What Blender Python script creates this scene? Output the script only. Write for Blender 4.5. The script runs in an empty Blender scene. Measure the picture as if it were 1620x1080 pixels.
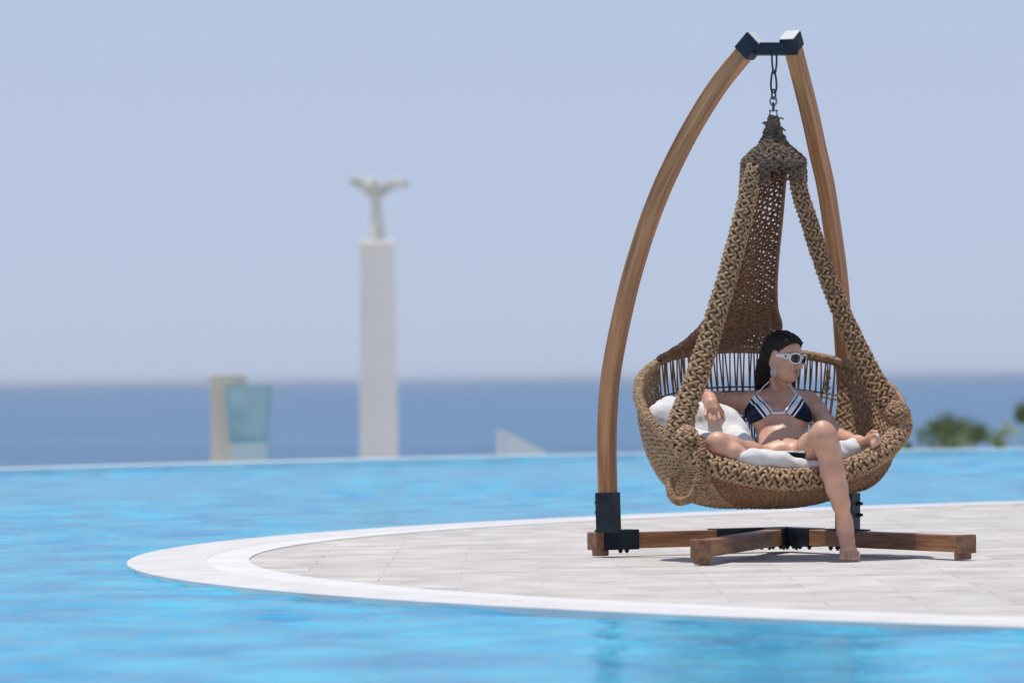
import bpy, bmesh, math, random
import numpy as np
from mathutils import Vector, Matrix, noise
random.seed(4); rng = np.random.default_rng(4)
PI = math.pi
sc = bpy.context.scene
COL = sc.collection

# ------------------------------------------------------------------ camera, sky, sun
CAM = Vector((0, 0, 0.7275))
PITCH, ROLL = math.radians(0.382), math.radians(-0.647)
cd = bpy.data.cameras.new('camera'); cam = bpy.data.objects.new('camera', cd); COL.objects.link(cam)
cd.lens = 200; cd.sensor_width = 36; cd.clip_start = 0.5; cd.clip_end = 400000
CR = Matrix.Rotation(PI/2 + PITCH, 4, 'X') @ Matrix.Rotation(ROLL, 4, 'Z')
cam.matrix_world = Matrix.Translation(CAM) @ CR
cd.dof.use_dof = True; cd.dof.focus_distance = 22.75; cd.dof.aperture_fstop = 4.3
sc.camera = cam
SUN_DIR = Vector((-0.15, 0.03, 1.0)).normalized()        # towards the sun
w = bpy.data.worlds.new('World'); sc.world = w; w.use_nodes = True
nt = w.node_tree; bg = nt.nodes['Background']
sky = nt.nodes.new('ShaderNodeTexSky'); sky.sky_type = 'NISHITA'; sky.sun_disc = False
sky.sun_elevation = math.asin(SUN_DIR.z); sky.sun_rotation = math.atan2(SUN_DIR.x, SUN_DIR.y)
sky.altitude = 0; sky.air_density = 0.7; sky.dust_density = 0.1; sky.ozone_density = 3.0
tcw = nt.nodes.new('ShaderNodeTexCoord'); sx = nt.nodes.new('ShaderNodeSeparateXYZ'); nt.links.new(tcw.outputs['Generated'], sx.inputs[0])
hz_ = nt.nodes.new('ShaderNodeMapRange'); hz_.inputs['From Min'].default_value = 0; hz_.inputs['From Max'].default_value = .9      # marine haze thins with height
hz_.inputs['To Min'].default_value = .93; hz_.inputs['To Max'].default_value = .20; nt.links.new(sx.outputs['Z'], hz_.inputs[0])
mx = nt.nodes.new('ShaderNodeMix'); mx.data_type = 'RGBA'; nt.links.new(hz_.outputs[0], mx.inputs[0]); nt.links.new(sky.outputs[0], mx.inputs[6])
mx.inputs[7].default_value = (3.60, 4.15, 5.62, 1); nt.links.new(mx.outputs[2], bg.inputs[0]); bg.inputs[1].default_value = 0.13
sd = bpy.data.lights.new('sun', 'SUN'); sd.energy = 3.6; sd.angle = math.radians(0.5); sd.color = (1, .95, .87)
sun = bpy.data.objects.new('sun', sd); COL.objects.link(sun)
sun.rotation_euler = SUN_DIR.to_track_quat('Z', 'Y').to_euler()
sc.view_settings.view_transform = 'Standard'; sc.view_settings.look = 'None'
sc.view_settings.exposure = 0.0; sc.view_settings.gamma = 1; sc.view_settings.use_curve_mapping = False
sc.cycles.max_bounces = 8

R3 = CR.to_3x3()
def ray(px, py):                                            # direction with unit y for a picture point (1620 x 1080)
    v = R3 @ Vector(((px-810)/9000, -(py-540)/9000, -1)); return v / v.y
def W(px, py, d): return CAM + ray(px, py)*d
def on_plane(px, py, p0, n):
    r = ray(px, py); return CAM + r*((p0-CAM).dot(n)/r.dot(n))

# ------------------------------------------------------------------ materials
def mat(name, rgb, rough=.6, **k):
    m = bpy.data.materials.new(name); m.use_nodes = True; p = m.node_tree.nodes['Principled BSDF']
    p.inputs['Base Color'].default_value = (*rgb, 1); p.inputs['Roughness'].default_value = rough
    for a, b in k.items(): p.inputs[a.replace('_', ' ')].default_value = b
    return m
def varied(m, c1, c2, scale=(8, 8, 8), detail=5, bump=0., bdist=.002, lo=.35, hi=.65, bscale=None, coord='Object'):
    n = m.node_tree; p = n.nodes['Principled BSDF']
    tc = n.nodes.new('ShaderNodeTexCoord'); mp = n.nodes.new('ShaderNodeMapping'); mp.inputs['Scale'].default_value = scale
    nz = n.nodes.new('ShaderNodeTexNoise'); nz.inputs['Scale'].default_value = 1; nz.inputs['Detail'].default_value = detail
    cr = n.nodes.new('ShaderNodeValToRGB'); cr.color_ramp.elements[0].position = lo; cr.color_ramp.elements[1].position = hi
    cr.color_ramp.elements[0].color = (*c1, 1); cr.color_ramp.elements[1].color = (*c2, 1)
    if coord == 'grain':                                      # coordinates that run along a bent beam
        tc = n.nodes.new('ShaderNodeAttribute'); tc.attribute_name = 'grain'; coord = 'Vector'
    n.links.new(tc.outputs[coord], mp.inputs[0]); n.links.new(mp.outputs[0], nz.inputs['Vector'])
    n.links.new(nz.outputs['Fac'], cr.inputs[0]); n.links.new(cr.outputs[0], p.inputs['Base Color'])
    if bump:
        src = nz
        if bscale:
            mp2 = n.nodes.new('ShaderNodeMapping'); mp2.inputs['Scale'].default_value = bscale
            src = n.nodes.new('ShaderNodeTexNoise'); src.inputs['Scale'].default_value = 1; src.inputs['Detail'].default_value = 4
            n.links.new(tc.outputs[coord], mp2.inputs[0]); n.links.new(mp2.outputs[0], src.inputs['Vector'])
        b = n.nodes.new('ShaderNodeBump'); b.inputs['Strength'].default_value = bump; b.inputs['Distance'].default_value = bdist
        n.links.new(src.outputs['Fac'], b.inputs['Height']); n.links.new(b.outputs[0], p.inputs['Normal'])
    return m
M = {}
M['wood'] = varied(mat('wood', (.3, .16, .08), .5), (.26, .105, .036), (.58, .28, .115), (60, 60, 3.0), 6, .35, .002, .3, .7, None, 'grain')
M['wood_flat'] = varied(mat('wood_flat', (.3, .16, .08), .5), (.17, .07, .03), (.44, .215, .098), (4, 60, 60), 6, .35, .002, .3, .7)
M['wood_end'] = varied(mat('wood_end', (.3, .16, .08), .7), (.16, .08, .045), (.30, .16, .09), (40, 40, 40), 4, .3)
M['iron'] = varied(mat('iron', (.02, .03, .045), .5, Specular_IOR_Level=.25), (.008, .014, .024), (.020, .030, .044), (14, 14, 14), 4, .15)
M['steel'] = mat('steel', (.30, .32, .34), .35, Metallic=.9)
M['dark_steel'] = mat('dark_steel', (.05, .06, .075), .4, Metallic=.7)
M['pale_cap'] = mat('pale_cap', (.62, .62, .60), .5)
M['rope'] = varied(mat('rope', (.36, .25, .16), .75), (.10, .050, .025), (.54, .34, .185), (60, 60, 60), 3, .3, .0015, .15, .8, (300, 300, 300))
M['rope_pale'] = varied(mat('rope_pale', (.42, .31, .21), .75), (.12, .066, .034), (.64, .43, .25), (60, 60, 60), 3, .3, .0015, .15, .8, (300, 300, 300))
M['rope_old'] = varied(mat('rope_old', (.16, .11, .08), .8), (.055, .038, .03), (.20, .135, .09), (38, 38, 38), 3, .6, .002, .3, .7, (300, 300, 300))
M['rope_brown'] = varied(mat('rope_brown', (.2, .11, .06), .75), (.095, .045, .024), (.38, .21, .115), (60, 60, 60), 3, .3, .0015, .15, .8, (300, 300, 300))
M['cane'] = varied(mat('cane', (.3, .2, .12), .55), (.17, .10, .06), (.40, .27, .17), (30, 30, 90), 4, .3)
M['cloth'] = varied(mat('cloth', (.8, .79, .77), .85), (.68, .67, .65), (.76, .75, .73), (6, 6, 6), 3, .5, .006, .3, .7, (14, 9, 20))
M['skin'] = varied(mat('skin', (.5, .29, .21), .44, Subsurface_Weight=.0), (.56, .29, .19), (.70, .41, .285), (11, 11, 11), 4, .12, .001, .3, .7, (400, 400, 400))
M['lips'] = mat('lips', (.42, .17, .14), .4)
M['nail'] = mat('nail', (.55, .12, .14), .25)
M['hair'] = varied(mat('hair', (.012, .008, .007), .5, Specular_IOR_Level=.3), (.006, .004, .004), (.03, .017, .012), (140, 140, 12), 4, .7, .003)
M['hair_strand'] = mat('hair_strand', (.035, .020, .013), .35)
M['navy'] = mat('navy', (.005, .009, .028), .7, Specular_IOR_Level=.2)
M['white_fabric'] = mat('white_fabric', (.84, .85, .88), .6)
M['white_plastic'] = mat('white_plastic', (.82, .82, .82), .2)
M['lens'] = mat('lens', (.016, .010, .016), .06)
M['silver'] = mat('silver', (.55, .54, .52), .35, Metallic=.6)
M['stone'] = varied(mat('stone', (.75, .73, .69), .8), (.80, .785, .75), (.88, .87, .84), (1.2, 1.2, .6), 5, .2, .01)
M['statue'] = varied(mat('statue', (.42, .42, .37), .7), (.50, .51, .46), (.76, .75, .68), (4, 4, 4), 4)
M['cream'] = varied(mat('cream', (.68, .60, .48), .8), (.72, .65, .54), (.82, .76, .64), (1, 1, 1), 4)
M['rimwhite'] = varied(mat('rimwhite', (.74, .71, .68), .6), (.80, .78, .75), (.86, .845, .82), (1.5, 1.5, 1.5), 4)
M['teal_glass'] = varied(mat('teal_glass', (.12, .34, .38), .15, Alpha=.82), (.28, .52, .62), (.46, .68, .78), (1.4, 1.4, 2), 3)
M['pale_glass'] = mat('pale_glass', (.72, .82, .88), .3, Alpha=.9)
M['leaf'] = varied(mat('leaf', (.05, .10, .025), .55), (.07, .12, .03), (.19, .25, .08), (2.5, 2.5, 2.5), 3)
M['trunk'] = varied(mat('trunk', (.16, .11, .07), .9), (.10, .07, .05), (.22, .16, .11), (6, 6, 20), 4)

# ------------------------------------------------------------------ object helpers
def props(o, label=None, cat=None, group=None, kind=None):
    for a, b in (('label', label), ('category', cat), ('group', group), ('kind', kind)):
        if b: o[a] = b
    return o
def empty(name, loc, label, cat, group=None):
    o = bpy.data.objects.new(name, None); COL.objects.link(o); o.location = loc; o.empty_display_size = .1
    return props(o, label, cat, group)
def link(name, me, m, parent=None, smooth=False, kind=None, label=None):
    for x in (m if isinstance(m, (list, tuple)) else [m]): me.materials.append(M[x] if isinstance(x, str) else x)
    o = bpy.data.objects.new(name, me); COL.objects.link(o)
    if smooth: me.shade_smooth()
    elif name != 'pool_water': me.shade_flat()
    if parent is not None:
        o.parent = parent
        r = parent; off = Vector()
        while r is not None: off += r.location; r = r.parent
        o.location = -off if r is None and parent.parent is None else Vector()
    return props(o, label, kind=kind)
def mesh_np(V, F):                                           # V (n,3), F (m,4) or (m,3)
    me = bpy.data.meshes.new('m'); k = F.shape[1]
    me.vertices.add(len(V)); me.vertices.foreach_set('co', np.asarray(V, np.float32).ravel())
    me.loops.add(F.size); me.loops.foreach_set('vertex_index', F.astype(np.int32).ravel())
    me.polygons.add(len(F)); me.polygons.foreach_set('loop_start', np.arange(0, F.size, k, dtype=np.int32))
    me.update(calc_edges=True); me.validate(); return me
def bm_mesh(bm, recalc=True):
    if recalc: bmesh.ops.recalc_face_normals(bm, faces=bm.faces[:])
    me = bpy.data.meshes.new('m'); bm.to_mesh(me); bm.free(); return me
def add_prism(bm, secs, cap=True, mi=0):                     # secs: list of rings (lists of Vectors)
    rs = [[bm.verts.new(p) for p in s] for s in secs]; n = len(rs[0])
    for a, b in zip(rs, rs[1:]):
        for i in range(n):
            f = bm.faces.new((a[i], a[(i+1) % n], b[(i+1) % n], b[i])); f.material_index = mi
    if cap:
        bm.faces.new(rs[0][::-1]).material_index = mi; bm.faces.new(rs[-1]).material_index = mi
def box_between(bm, a, b, wd, ht, up=Vector((0, 0, 1))):     # beam from a to b
    a = Vector(a); b = Vector(b); t = (b-a).normalized(); s = t.cross(up).normalized(); u = s.cross(t)
    ring = lambda p: [p + s*(wd/2)*x + u*(ht/2)*y for x, y in ((-1, -1), (1, -1), (1, 1), (-1, 1))]
    add_prism(bm, [ring(a), ring(b)])
def bevel(bm, r=.003, seg=2):
    bmesh.ops.recalc_face_normals(bm, faces=bm.faces[:])
    bmesh.ops.bevel(bm, geom=[e for e in bm.edges if e.calc_face_angle(0) > .5], offset=r, segments=seg, affect='EDGES', profile=.6)
def tube_np(P, r, n=6, closed=False, up=(0, 0, 1)):          # P (k,3), r scalar or (k,)
    P = np.asarray(P, float); k = len(P); r = np.broadcast_to(np.asarray(r, float), (k,))
    T = (np.roll(P, -1, 0)-np.roll(P, 1, 0)) if closed else np.gradient(P, axis=0)
    T /= np.linalg.norm(T, axis=1)[:, None]+1e-12
    N = np.empty_like(P); u = np.asarray(up, float)
    if abs(T[0] @ u) > .95: u = np.array([1., 0, 0])
    x = u
    for i in range(k):
        x = x - T[i]*(x @ T[i]); x = x/(np.linalg.norm(x)+1e-12); N[i] = x
    B = np.cross(T, N); a = np.arange(n)*2*PI/n
    V = P[:, None] + r[:, None, None]*(N[:, None]*np.cos(a)[None, :, None]+B[:, None]*np.sin(a)[None, :, None])
    V = V.reshape(-1, 3); i = np.arange(k if closed else k-1)[:, None]; j = np.arange(n)[None]
    i2 = (i+1) % k; F = np.stack([i*n+j, i*n+(j+1) % n, i2*n+(j+1) % n, i2*n+j], -1).reshape(-1, 4)
    return V, F
class Acc:                                                   # collects quads
    def __init__(s): s.V = []; s.F = []; s.n = 0
    def add(s, V, F): s.V.append(V); s.F.append(F+s.n); s.n += len(V); return s
    def tube(s, P, r, n=6, closed=False): return s.add(*tube_np(P, r, n, closed))
    def mesh(s): return mesh_np(np.concatenate(s.V), np.concatenate(s.F))
def smooth_path(P, n):                                       # Catmull-Rom resample to n points
    P = np.asarray([tuple(p) for p in P], float); k = len(P)
    Q = np.vstack([2*P[0]-P[1], P, 2*P[-1]-P[-2]]); t = np.linspace(0, k-1-1e-9, n); i = t.astype(int); f = (t-i)[:, None]
    a, b, c, d = Q[i], Q[i+1], Q[i+2], Q[i+3]
    return .5*((2*b)+(c-a)*f+(2*a-5*b+4*c-d)*f*f+(3*b-a-3*c+d)*f**3)
def ball(name, c, r, m, parent, seg=16):
    bm = bmesh.new(); bmesh.ops.create_uvsphere(bm, u_segments=seg, v_segments=seg//2, radius=1)
    r = Vector(r) if not isinstance(r, (int, float)) else Vector((r, r, r))
    for v in bm.verts: v.co = Vector((v.co.x*r.x, v.co.y*r.y, v.co.z*r.z)) + Vector(c)
    return link(name, bm_mesh(bm), m, parent, True)
def cyl_bm(bm, a, b, r, n=12, r2=None):
    a = Vector(a); b = Vector(b); t = (b-a).normalized(); x = t.orthogonal().normalized(); y = t.cross(x); r2 = r if r2 is None else r2
    ring = lambda p, q: [p + x*q*math.cos(i*2*PI/n) + y*q*math.sin(i*2*PI/n) for i in range(n)]
    add_prism(bm, [ring(a, r), ring(b, r2)])

# ------------------------------------------------------------------ smooth implicit surfaces
class Field:
    def __init__(s, lo, hi, h):
        s.lo = np.array(lo, float); s.h = h; s.n = np.ceil((np.array(hi)-s.lo)/h).astype(int)+1
        s.F = np.full(s.n, .06, np.float32)
    def grid(s, lo, hi, pad):
        a = np.maximum(((np.array(lo)-pad-s.lo)/s.h).astype(int), 0); b = np.minimum(((np.array(hi)+pad-s.lo)/s.h).astype(int)+2, s.n)
        ax = [s.lo[i]+np.arange(a[i], b[i])*s.h for i in range(3)]
        sl = tuple(slice(a[i], b[i]) for i in range(3))
        return sl, np.stack(np.meshgrid(*ax, indexing='ij'), -1).astype(np.float32)
    def blend(s, sl, D, k, sub=False):
        A = s.F[sl]
        if sub: A, D = -A, D
        h = np.maximum(k-np.abs(A-D), 0)/k; r = np.minimum(A, D)-h*h*k/4
        s.F[sl] = -r if sub else r
    def cap(s, a, b, ra, rb, k=.02, **kw):
        a = np.array(a, np.float32); b = np.array(b, np.float32); R = max(ra, rb)
        sl, P = s.grid(np.minimum(a, b)-R, np.maximum(a, b)+R, .03+k)
        if P.size == 0: return
        d = b-a; t = np.clip(((P-a) @ d)/(d @ d), 0, 1)
        D = np.linalg.norm(P-a-t[..., None]*d, axis=-1)-(ra+(rb-ra)*t); s.blend(sl, D, k, **kw)
    def chain(s, pts, k=.02):
        for p, q in zip(pts, pts[1:]): s.cap(p[0], q[0], p[1], q[1], k)
    def ell(s, c, r, k=.02, rot=None, sub=False):
        c = np.array(c, np.float32); r = np.array(r, np.float32); R = r.max()
        sl, P = s.grid(c-R, c+R, .03+k)
        if P.size == 0: return
        Q = P-c
        if rot is not None: Q = Q @ np.array(rot, np.float32)      # columns are local axes
        k0 = np.linalg.norm(Q/r, axis=-1); k1 = np.linalg.norm(Q/(r*r), axis=-1)+1e-9
        s.blend(sl, k0*(k0-1)/k1, k, sub=sub)
    def surface(s):
        F = s.F; S = F < 0; n = s.n; cn = n-1
        cid = lambda I: (I[0]*cn[1]+I[1])*cn[2]+I[2]
        C, Pp, Q = [], [], []
        for a in range(3):
            b, c = (a+1) % 3, (a+2) % 3
            s0 = [slice(None)]*3; s1 = [slice(None)]*3; s0[a] = slice(0, -1); s1[a] = slice(1, None)
            I = np.array(np.nonzero(S[tuple(s0)] != S[tuple(s1)]))
            ok = (I[b] > 0) & (I[c] > 0) & (I[b] < n[b]-1) & (I[c] < n[c]-1); I = I[:, ok]
            J = I.copy(); J[a] += 1; f0 = F[tuple(I)]; f1 = F[tuple(J)]; t = f0/(f0-f1)
            P = I.astype(np.float64); P[a] += t
            cells = []
            for db, dc in ((0, 0), (1, 0), (1, 1), (0, 1)):
                K = I.copy(); K[b] -= db; K[c] -= dc; q = cid(K); cells.append(q); C.append(q); Pp.append(P.T)
            cells = np.stack(cells, 1); fl = f0 < 0; cells[~fl] = cells[~fl][:, ::-1]; Q.append(cells[:, ::-1] if False else cells)
        C = np.concatenate(C); Pp = np.concatenate(Pp); Q = np.concatenate(Q)
        u, inv = np.unique(C, return_inverse=True); cnt = np.bincount(inv)
        V = np.stack([np.bincount(inv, Pp[:, i])/cnt for i in range(3)], 1)*s.h+s.lo
        return V, np.searchsorted(u, Q)
def relax(V, F, it=2, amt=.5):
    for _ in range(it):
        S = np.zeros_like(V); c = np.zeros(len(V))
        for a, b in ((0, 1), (1, 2), (2, 3), (3, 0)):
            np.add.at(S, F[:, a], V[F[:, b]]); np.add.at(S, F[:, b], V[F[:, a]])
            c += np.bincount(F[:, a], minlength=len(V))+np.bincount(F[:, b], minlength=len(V))
        V = V*(1-amt)+amt*S/c[:, None]
    return V

# ================================================================== THE SETTING
TERR, SEA = -2.5, -6.0
def sheet(name, x0, x1, y0, y1, z, m, kind='structure'):
    V = np.array([(x0, y0, z), (x1, y0, z), (x1, y1, z), (x0, y1, z)], float)
    o = link(name, mesh_np(V, np.array([[0, 1, 2, 3]])), m); o['kind'] = kind; return o
# sea: reaches the horizon
m = mat('sea_water', (.030, .11, .20), .30, IOR=1.33)
n = m.node_tree; p = n.nodes['Principled BSDF']
tc = n.nodes.new('ShaderNodeTexCoord'); mp = n.nodes.new('ShaderNodeMapping'); mp.inputs['Scale'].default_value = (.35, .12, 1)
nz = n.nodes.new('ShaderNodeTexNoise'); nz.inputs['Scale'].default_value = .6; nz.inputs['Detail'].default_value = 6
b = n.nodes.new('ShaderNodeBump'); b.inputs['Strength'].default_value = 1; b.inputs['Distance'].default_value = .5
n.links.new(tc.outputs['Object'], mp.inputs[0]); n.links.new(mp.outputs[0], nz.inputs['Vector'])
n.links.new(nz.outputs['Fac'], b.inputs['Height']); n.links.new(b.outputs[0], p.inputs['Normal'])
nz2 = n.nodes.new('ShaderNodeTexNoise'); nz2.inputs['Scale'].default_value = .01; nz2.inputs['Detail'].default_value = 4
cr = n.nodes.new('ShaderNodeValToRGB'); cr.color_ramp.elements[0].color = (.036, .13, .25, 1); cr.color_ramp.elements[1].color = (.05, .165, .30, 1)
cr.color_ramp.elements[0].position = .35; cr.color_ramp.elements[1].position = .65
n.links.new(tc.outputs['Object'], nz2.inputs['Vector']); n.links.new(nz2.outputs['Fac'], cr.inputs[0]); n.links.new(cr.outputs[0], p.inputs['Base Color'])
p.inputs['Specular IOR Level'].default_value = .25
sheet('sea', -150000, 150000, -150000, 150000, SEA, m)
# dry ground behind and beside the pool
tm = varied(mat('terrain_soil', (.40, .36, .29), .9), (.45, .42, .36), (.62, .59, .53), (.12, .12, .12), 6, .3)
bm = bmesh.new()
add_prism(bm, [[Vector((x, y, z)) for x, y in ((-160, -90), (160, -90), (160, 175), (-160, 175))] for z in (SEA-1, TERR)])
o = link('terrain', bm_mesh(bm), tm); o['kind'] = 'structure'
# pool outline (closed)
OUT = [(-4.34, 48.2), (-2.3, 50.5), (-.64, 52.3), (.88, 53.2), (4.1, 54.0), (8, 53.6), (14, 51.5), (20, 46), (24.5, 36), (26, 20), (25, -4), (18, -16), (0, -20), (-16, -15), (-21, 0), (-20, 18), (-16, 32), (-9.5, 42.5)]
k = len(OUT); lp = np.array(OUT+OUT[:3]+OUT[:3]); 
cp = []
for i in range(k):
    a, b_, c, d = (np.array(OUT[(i-1) % k]), np.array(OUT[i]), np.array(OUT[(i+1) % k]), np.array(OUT[(i+2) % k]))
    for f in np.linspace(0, 1, 14, endpoint=False):
        cp.append(.5*((2*b_)+(c-a)*f+(2*a-5*b_+4*c-d)*f*f+(3*b_-a-3*c+d)*f**3))
cp = np.array(cp); cp[:, 1] -= 1.25*np.clip((cp[:, 1]-30)/15, 0, 1); T = np.roll(cp, -1, 0)-np.roll(cp, 1, 0); T /= np.linalg.norm(T, axis=1)[:, None]; N = np.stack([-T[:, 1], T[:, 0]], 1)
rimo = None
def ring_mesh(inner, outer, zb, zt):
    L = [(inner, zb), (inner, zt), (outer, zt), (outer, zb)]; n_ = len(inner)
    V = np.concatenate([np.column_stack([p_, np.full(n_, z_)]) for p_, z_ in L]); i = np.arange(n_); j = (i+1) % n_
    F = np.concatenate([np.stack([a*n_+i, a*n_+j, ((a+1) % 4)*n_+j, ((a+1) % 4)*n_+i], 1) for a in range(4)])
    return mesh_np(V, F)
ctr = np.array([2, 18.]); sgn = 1 if ((cp[0]+N[0]-ctr)**2).sum() > ((cp[0]-ctr)**2).sum() else -1
outer = cp+N*sgn*.42
rw = empty('pool_wall', (0, 53.1, 0), 'low white rim wall curving along the far edge of the pool, sea behind it', 'wall')
link('wall_body', ring_mesh(cp+N*sgn*.03, outer-N*sgn*.03, TERR-.2, -.031), 'rimwhite', rw)
link('coping', ring_mesh(cp, outer, -.03, .036), 'rimwhite', rw)
# pool water: fine ripple geometry where the camera looks, one coarse sheet round it
wm = mat('pool_water', (.02, .33, .66), .06, Specular_IOR_Level=0)
n = wm.node_tree; p = n.nodes['Principled BSDF']
tc = n.nodes.new('ShaderNodeTexCoord')
nz = n.nodes.new('ShaderNodeTexNoise'); nz.inputs['Scale'].default_value = 1; nz.inputs['Detail'].default_value = 3
mp = n.nodes.new('ShaderNodeMapping'); mp.inputs['Scale'].default_value = (2.2, 1.3, 1)
cr = n.nodes.new('ShaderNodeValToRGB'); cr.color_ramp.elements[0].color = (.0, .34, .64, 1); cr.color_ramp.elements[1].color = (.03, .60, .86, 1)  # mottled blues paint in caustic and ripple light
cr.color_ramp.elements[0].position = .35; cr.color_ramp.elements[1].position = .65
n.links.new(tc.outputs['Object'], mp.inputs[0]); n.links.new(mp.outputs[0], nz.inputs['Vector']); n.links.new(nz.outputs['Fac'], cr.inputs[0])
n.links.new(cr.outputs[0], p.inputs['Base Color'])
nb = n.nodes.new('ShaderNodeTexNoise'); nb.inputs['Scale'].default_value = 9; nb.inputs['Detail'].default_value = 3
b = n.nodes.new('ShaderNodeBump'); b.inputs['Strength'].default_value = .8; b.inputs['Distance'].default_value = .016
n.links.new(tc.outputs['Object'], nb.inputs['Vector']); n.links.new(nb.outputs['Fac'], b.inputs['Height']); n.links.new(b.outputs[0], p.inputs['Normal'])
gl = n.nodes.new('ShaderNodeBsdfGlossy'); gl.inputs['Roughness'].default_value = .07; n.links.new(b.outputs[0], gl.inputs['Normal'])
fr = n.nodes.new('ShaderNodeFresnel'); fr.inputs['IOR'].default_value = 1.33; n.links.new(b.outputs[0], fr.inputs['Normal'])
ml = n.nodes.new('ShaderNodeMath'); ml.operation = 'MULTIPLY'; ml.inputs[1].default_value = .84; n.links.new(fr.outputs[0], ml.inputs[0])   # half the glare, as through a polarising filter
ms = n.nodes.new('ShaderNodeMixShader'); n.links.new(ml.outputs[0], ms.inputs[0]); n.links.new(p.outputs[0], ms.inputs[1]); n.links.new(gl.outputs[0], ms.inputs[2])
n.links.new(ms.outputs[0], n.nodes['Material Output'].inputs['Surface'])
WZ = -.013
ys = [11.0]
while ys[-1] < 54.4: ys.append(ys[-1]+.0020*ys[-1]+.012)
ys = np.array(ys); ncol = 420
hw = .125*ys[:, None]+.3
X = np.linspace(-1, 1, ncol)[None]*hw+.0; Y = np.repeat(ys[:, None], ncol, 1)
waves = []
for q in range(46):
    L = .11*(1.058**q); a = rng.uniform(-1.25, 1.25)+PI/2; waves.append((2*PI/L*math.cos(a), 2*PI/L*math.sin(a), rng.uniform(0, 6.28), (.0034*L**.85)))
Z = np.zeros_like(X)
for kx, ky, ph, am in waves: Z += am*np.sin(kx*X+ky*Y+ph)*.62
calm = .55+.45*np.sin(.9*X+1.3)*np.sin(.37*Y+.6*np.sin(X*.5)); Z *= calm
bd = np.minimum((ncol//2-np.abs(np.arange(ncol)-ncol//2))/14, 1)[None]*np.minimum(np.arange(len(ys))/20, 1)[:, None]*np.minimum((len(ys)-1-np.arange(len(ys)))/20, 1)[:, None]
dk = np.hypot(X-9.10, Y-23.85) < 10.68; Z = np.where(dk, WZ-.03, WZ+Z*bd)
nr = len(ys); i = np.arange(nr-1)[:, None]; j = np.arange(ncol-1)[None]
F = np.stack([i*ncol+j, i*ncol+j+1, (i+1)*ncol+j+1, (i+1)*ncol+j], -1).reshape(-1, 4)
# cut the fine sheet at the rim, coarse sheet fills the rest 4 mm below its troughs
V = np.stack([X, Y, Z], -1).reshape(-1, 3)
from bisect import bisect
hi = cp[(cp[:, 1] > 30)]; hi = hi[np.argsort(hi[:, 0])]
lim = np.interp(V[:, 0], hi[:, 0], hi[:, 1])+.02
V[:, 1] = np.minimum(V[:, 1], lim)
nc = len(cp); VC = np.vstack([np.column_stack([cp+N*sgn*.015, np.full(nc, WZ-.05)]), [[2, 18, WZ-.05]]])
FC = np.array([[a, (a+1) % nc, nc, nc] for a in range(nc)])
bm = bmesh.new(); vs = [bm.verts.new(v) for v in VC]
for a in range(nc): bm.faces.new((vs[a], vs[(a+1) % nc], vs[nc]))
me1 = bm_mesh(bm); me2 = mesh_np(V, F)
bm = bmesh.new(); bm.from_mesh(me1); bm.from_mesh(me2)
for f in bm.faces: f.smooth = True
bmesh.ops.recalc_face_normals(bm, faces=bm.faces[:])
for f in bm.faces:
    if f.normal.z < 0: f.normal_flip()
o = link('pool_water', bm_mesh(bm, False), wm); o['kind'] = 'structure'
# round deck
DC, DR = (9.10, 23.85), 10.70
def annulus(name, r0, r1, z0, z1, m, lip=.012):
    n_ = 360; a = np.arange(n_)*2*PI/n_
    def c(r): return np.column_stack([DC[0]+r*np.cos(a), DC[1]+r*np.sin(a)])
    if r0 <= 0:
        bm = bmesh.new()
        add_prism(bm, [[Vector((x, y, z0)) for x, y in c(r1)], [Vector((x, y, z1)) for x, y in c(r1)]])
        me = bm_mesh(bm)
    else: me = ring_mesh(c(r0), c(r1), z0, z1)
    o = link(name, me, m); o['kind'] = 'structure'; return o
pm = varied(mat('deck_paving', (.47, .43, .40), .8), (.45, .415, .38), (.63, .595, .56), (4.5, 2.6, 1), 7, .5, .010, .28, .74, (8, 5, 3))
bmr = varied(mat('deck_border', (.62, .60, .58), .75), (.58, .56, .54), (.68, .665, .65), (5, 3, 1), 6, .4, .006, .3, .7)
km = varied(mat('deck_kerb', (.78, .77, .75), .85), (.64, .63, .61), (.71, .70, .685), (3, 3, 3), 5, .2, .003)
bed = annulus('deck', 0, DR-.50, -.5, -.0058, mat('mortar', (.55, .515, .48), .9))
n = pm.node_tree; oi_ = n.nodes.new('ShaderNodeObjectInfo'); mr = n.nodes.new('ShaderNodeMapRange'); mr.inputs['To Min'].default_value = .92; mr.inputs['To Max'].default_value = 1.05
n.links.new(oi_.outputs['Random'], mr.inputs[0]); hs = n.nodes.new('ShaderNodeHueSaturation'); n.links.new(mr.outputs[0], hs.inputs['Value'])
n.links.new([q for q in n.nodes if q.type == 'VALTORGB'][0].outputs[0], hs.inputs['Color']); n.links.new(hs.outputs[0], n.nodes['Principled BSDF'].inputs['Base Color'])
geo = n.nodes.new('ShaderNodeNewGeometry')                            # the stone's figure runs on from slab to slab
for q in n.nodes:
    if q.type == 'MAPPING': n.links.new(geo.outputs['Position'], q.inputs[0])
SX, SY, JT, RD = .60, .40, .003, DR-.503
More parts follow.
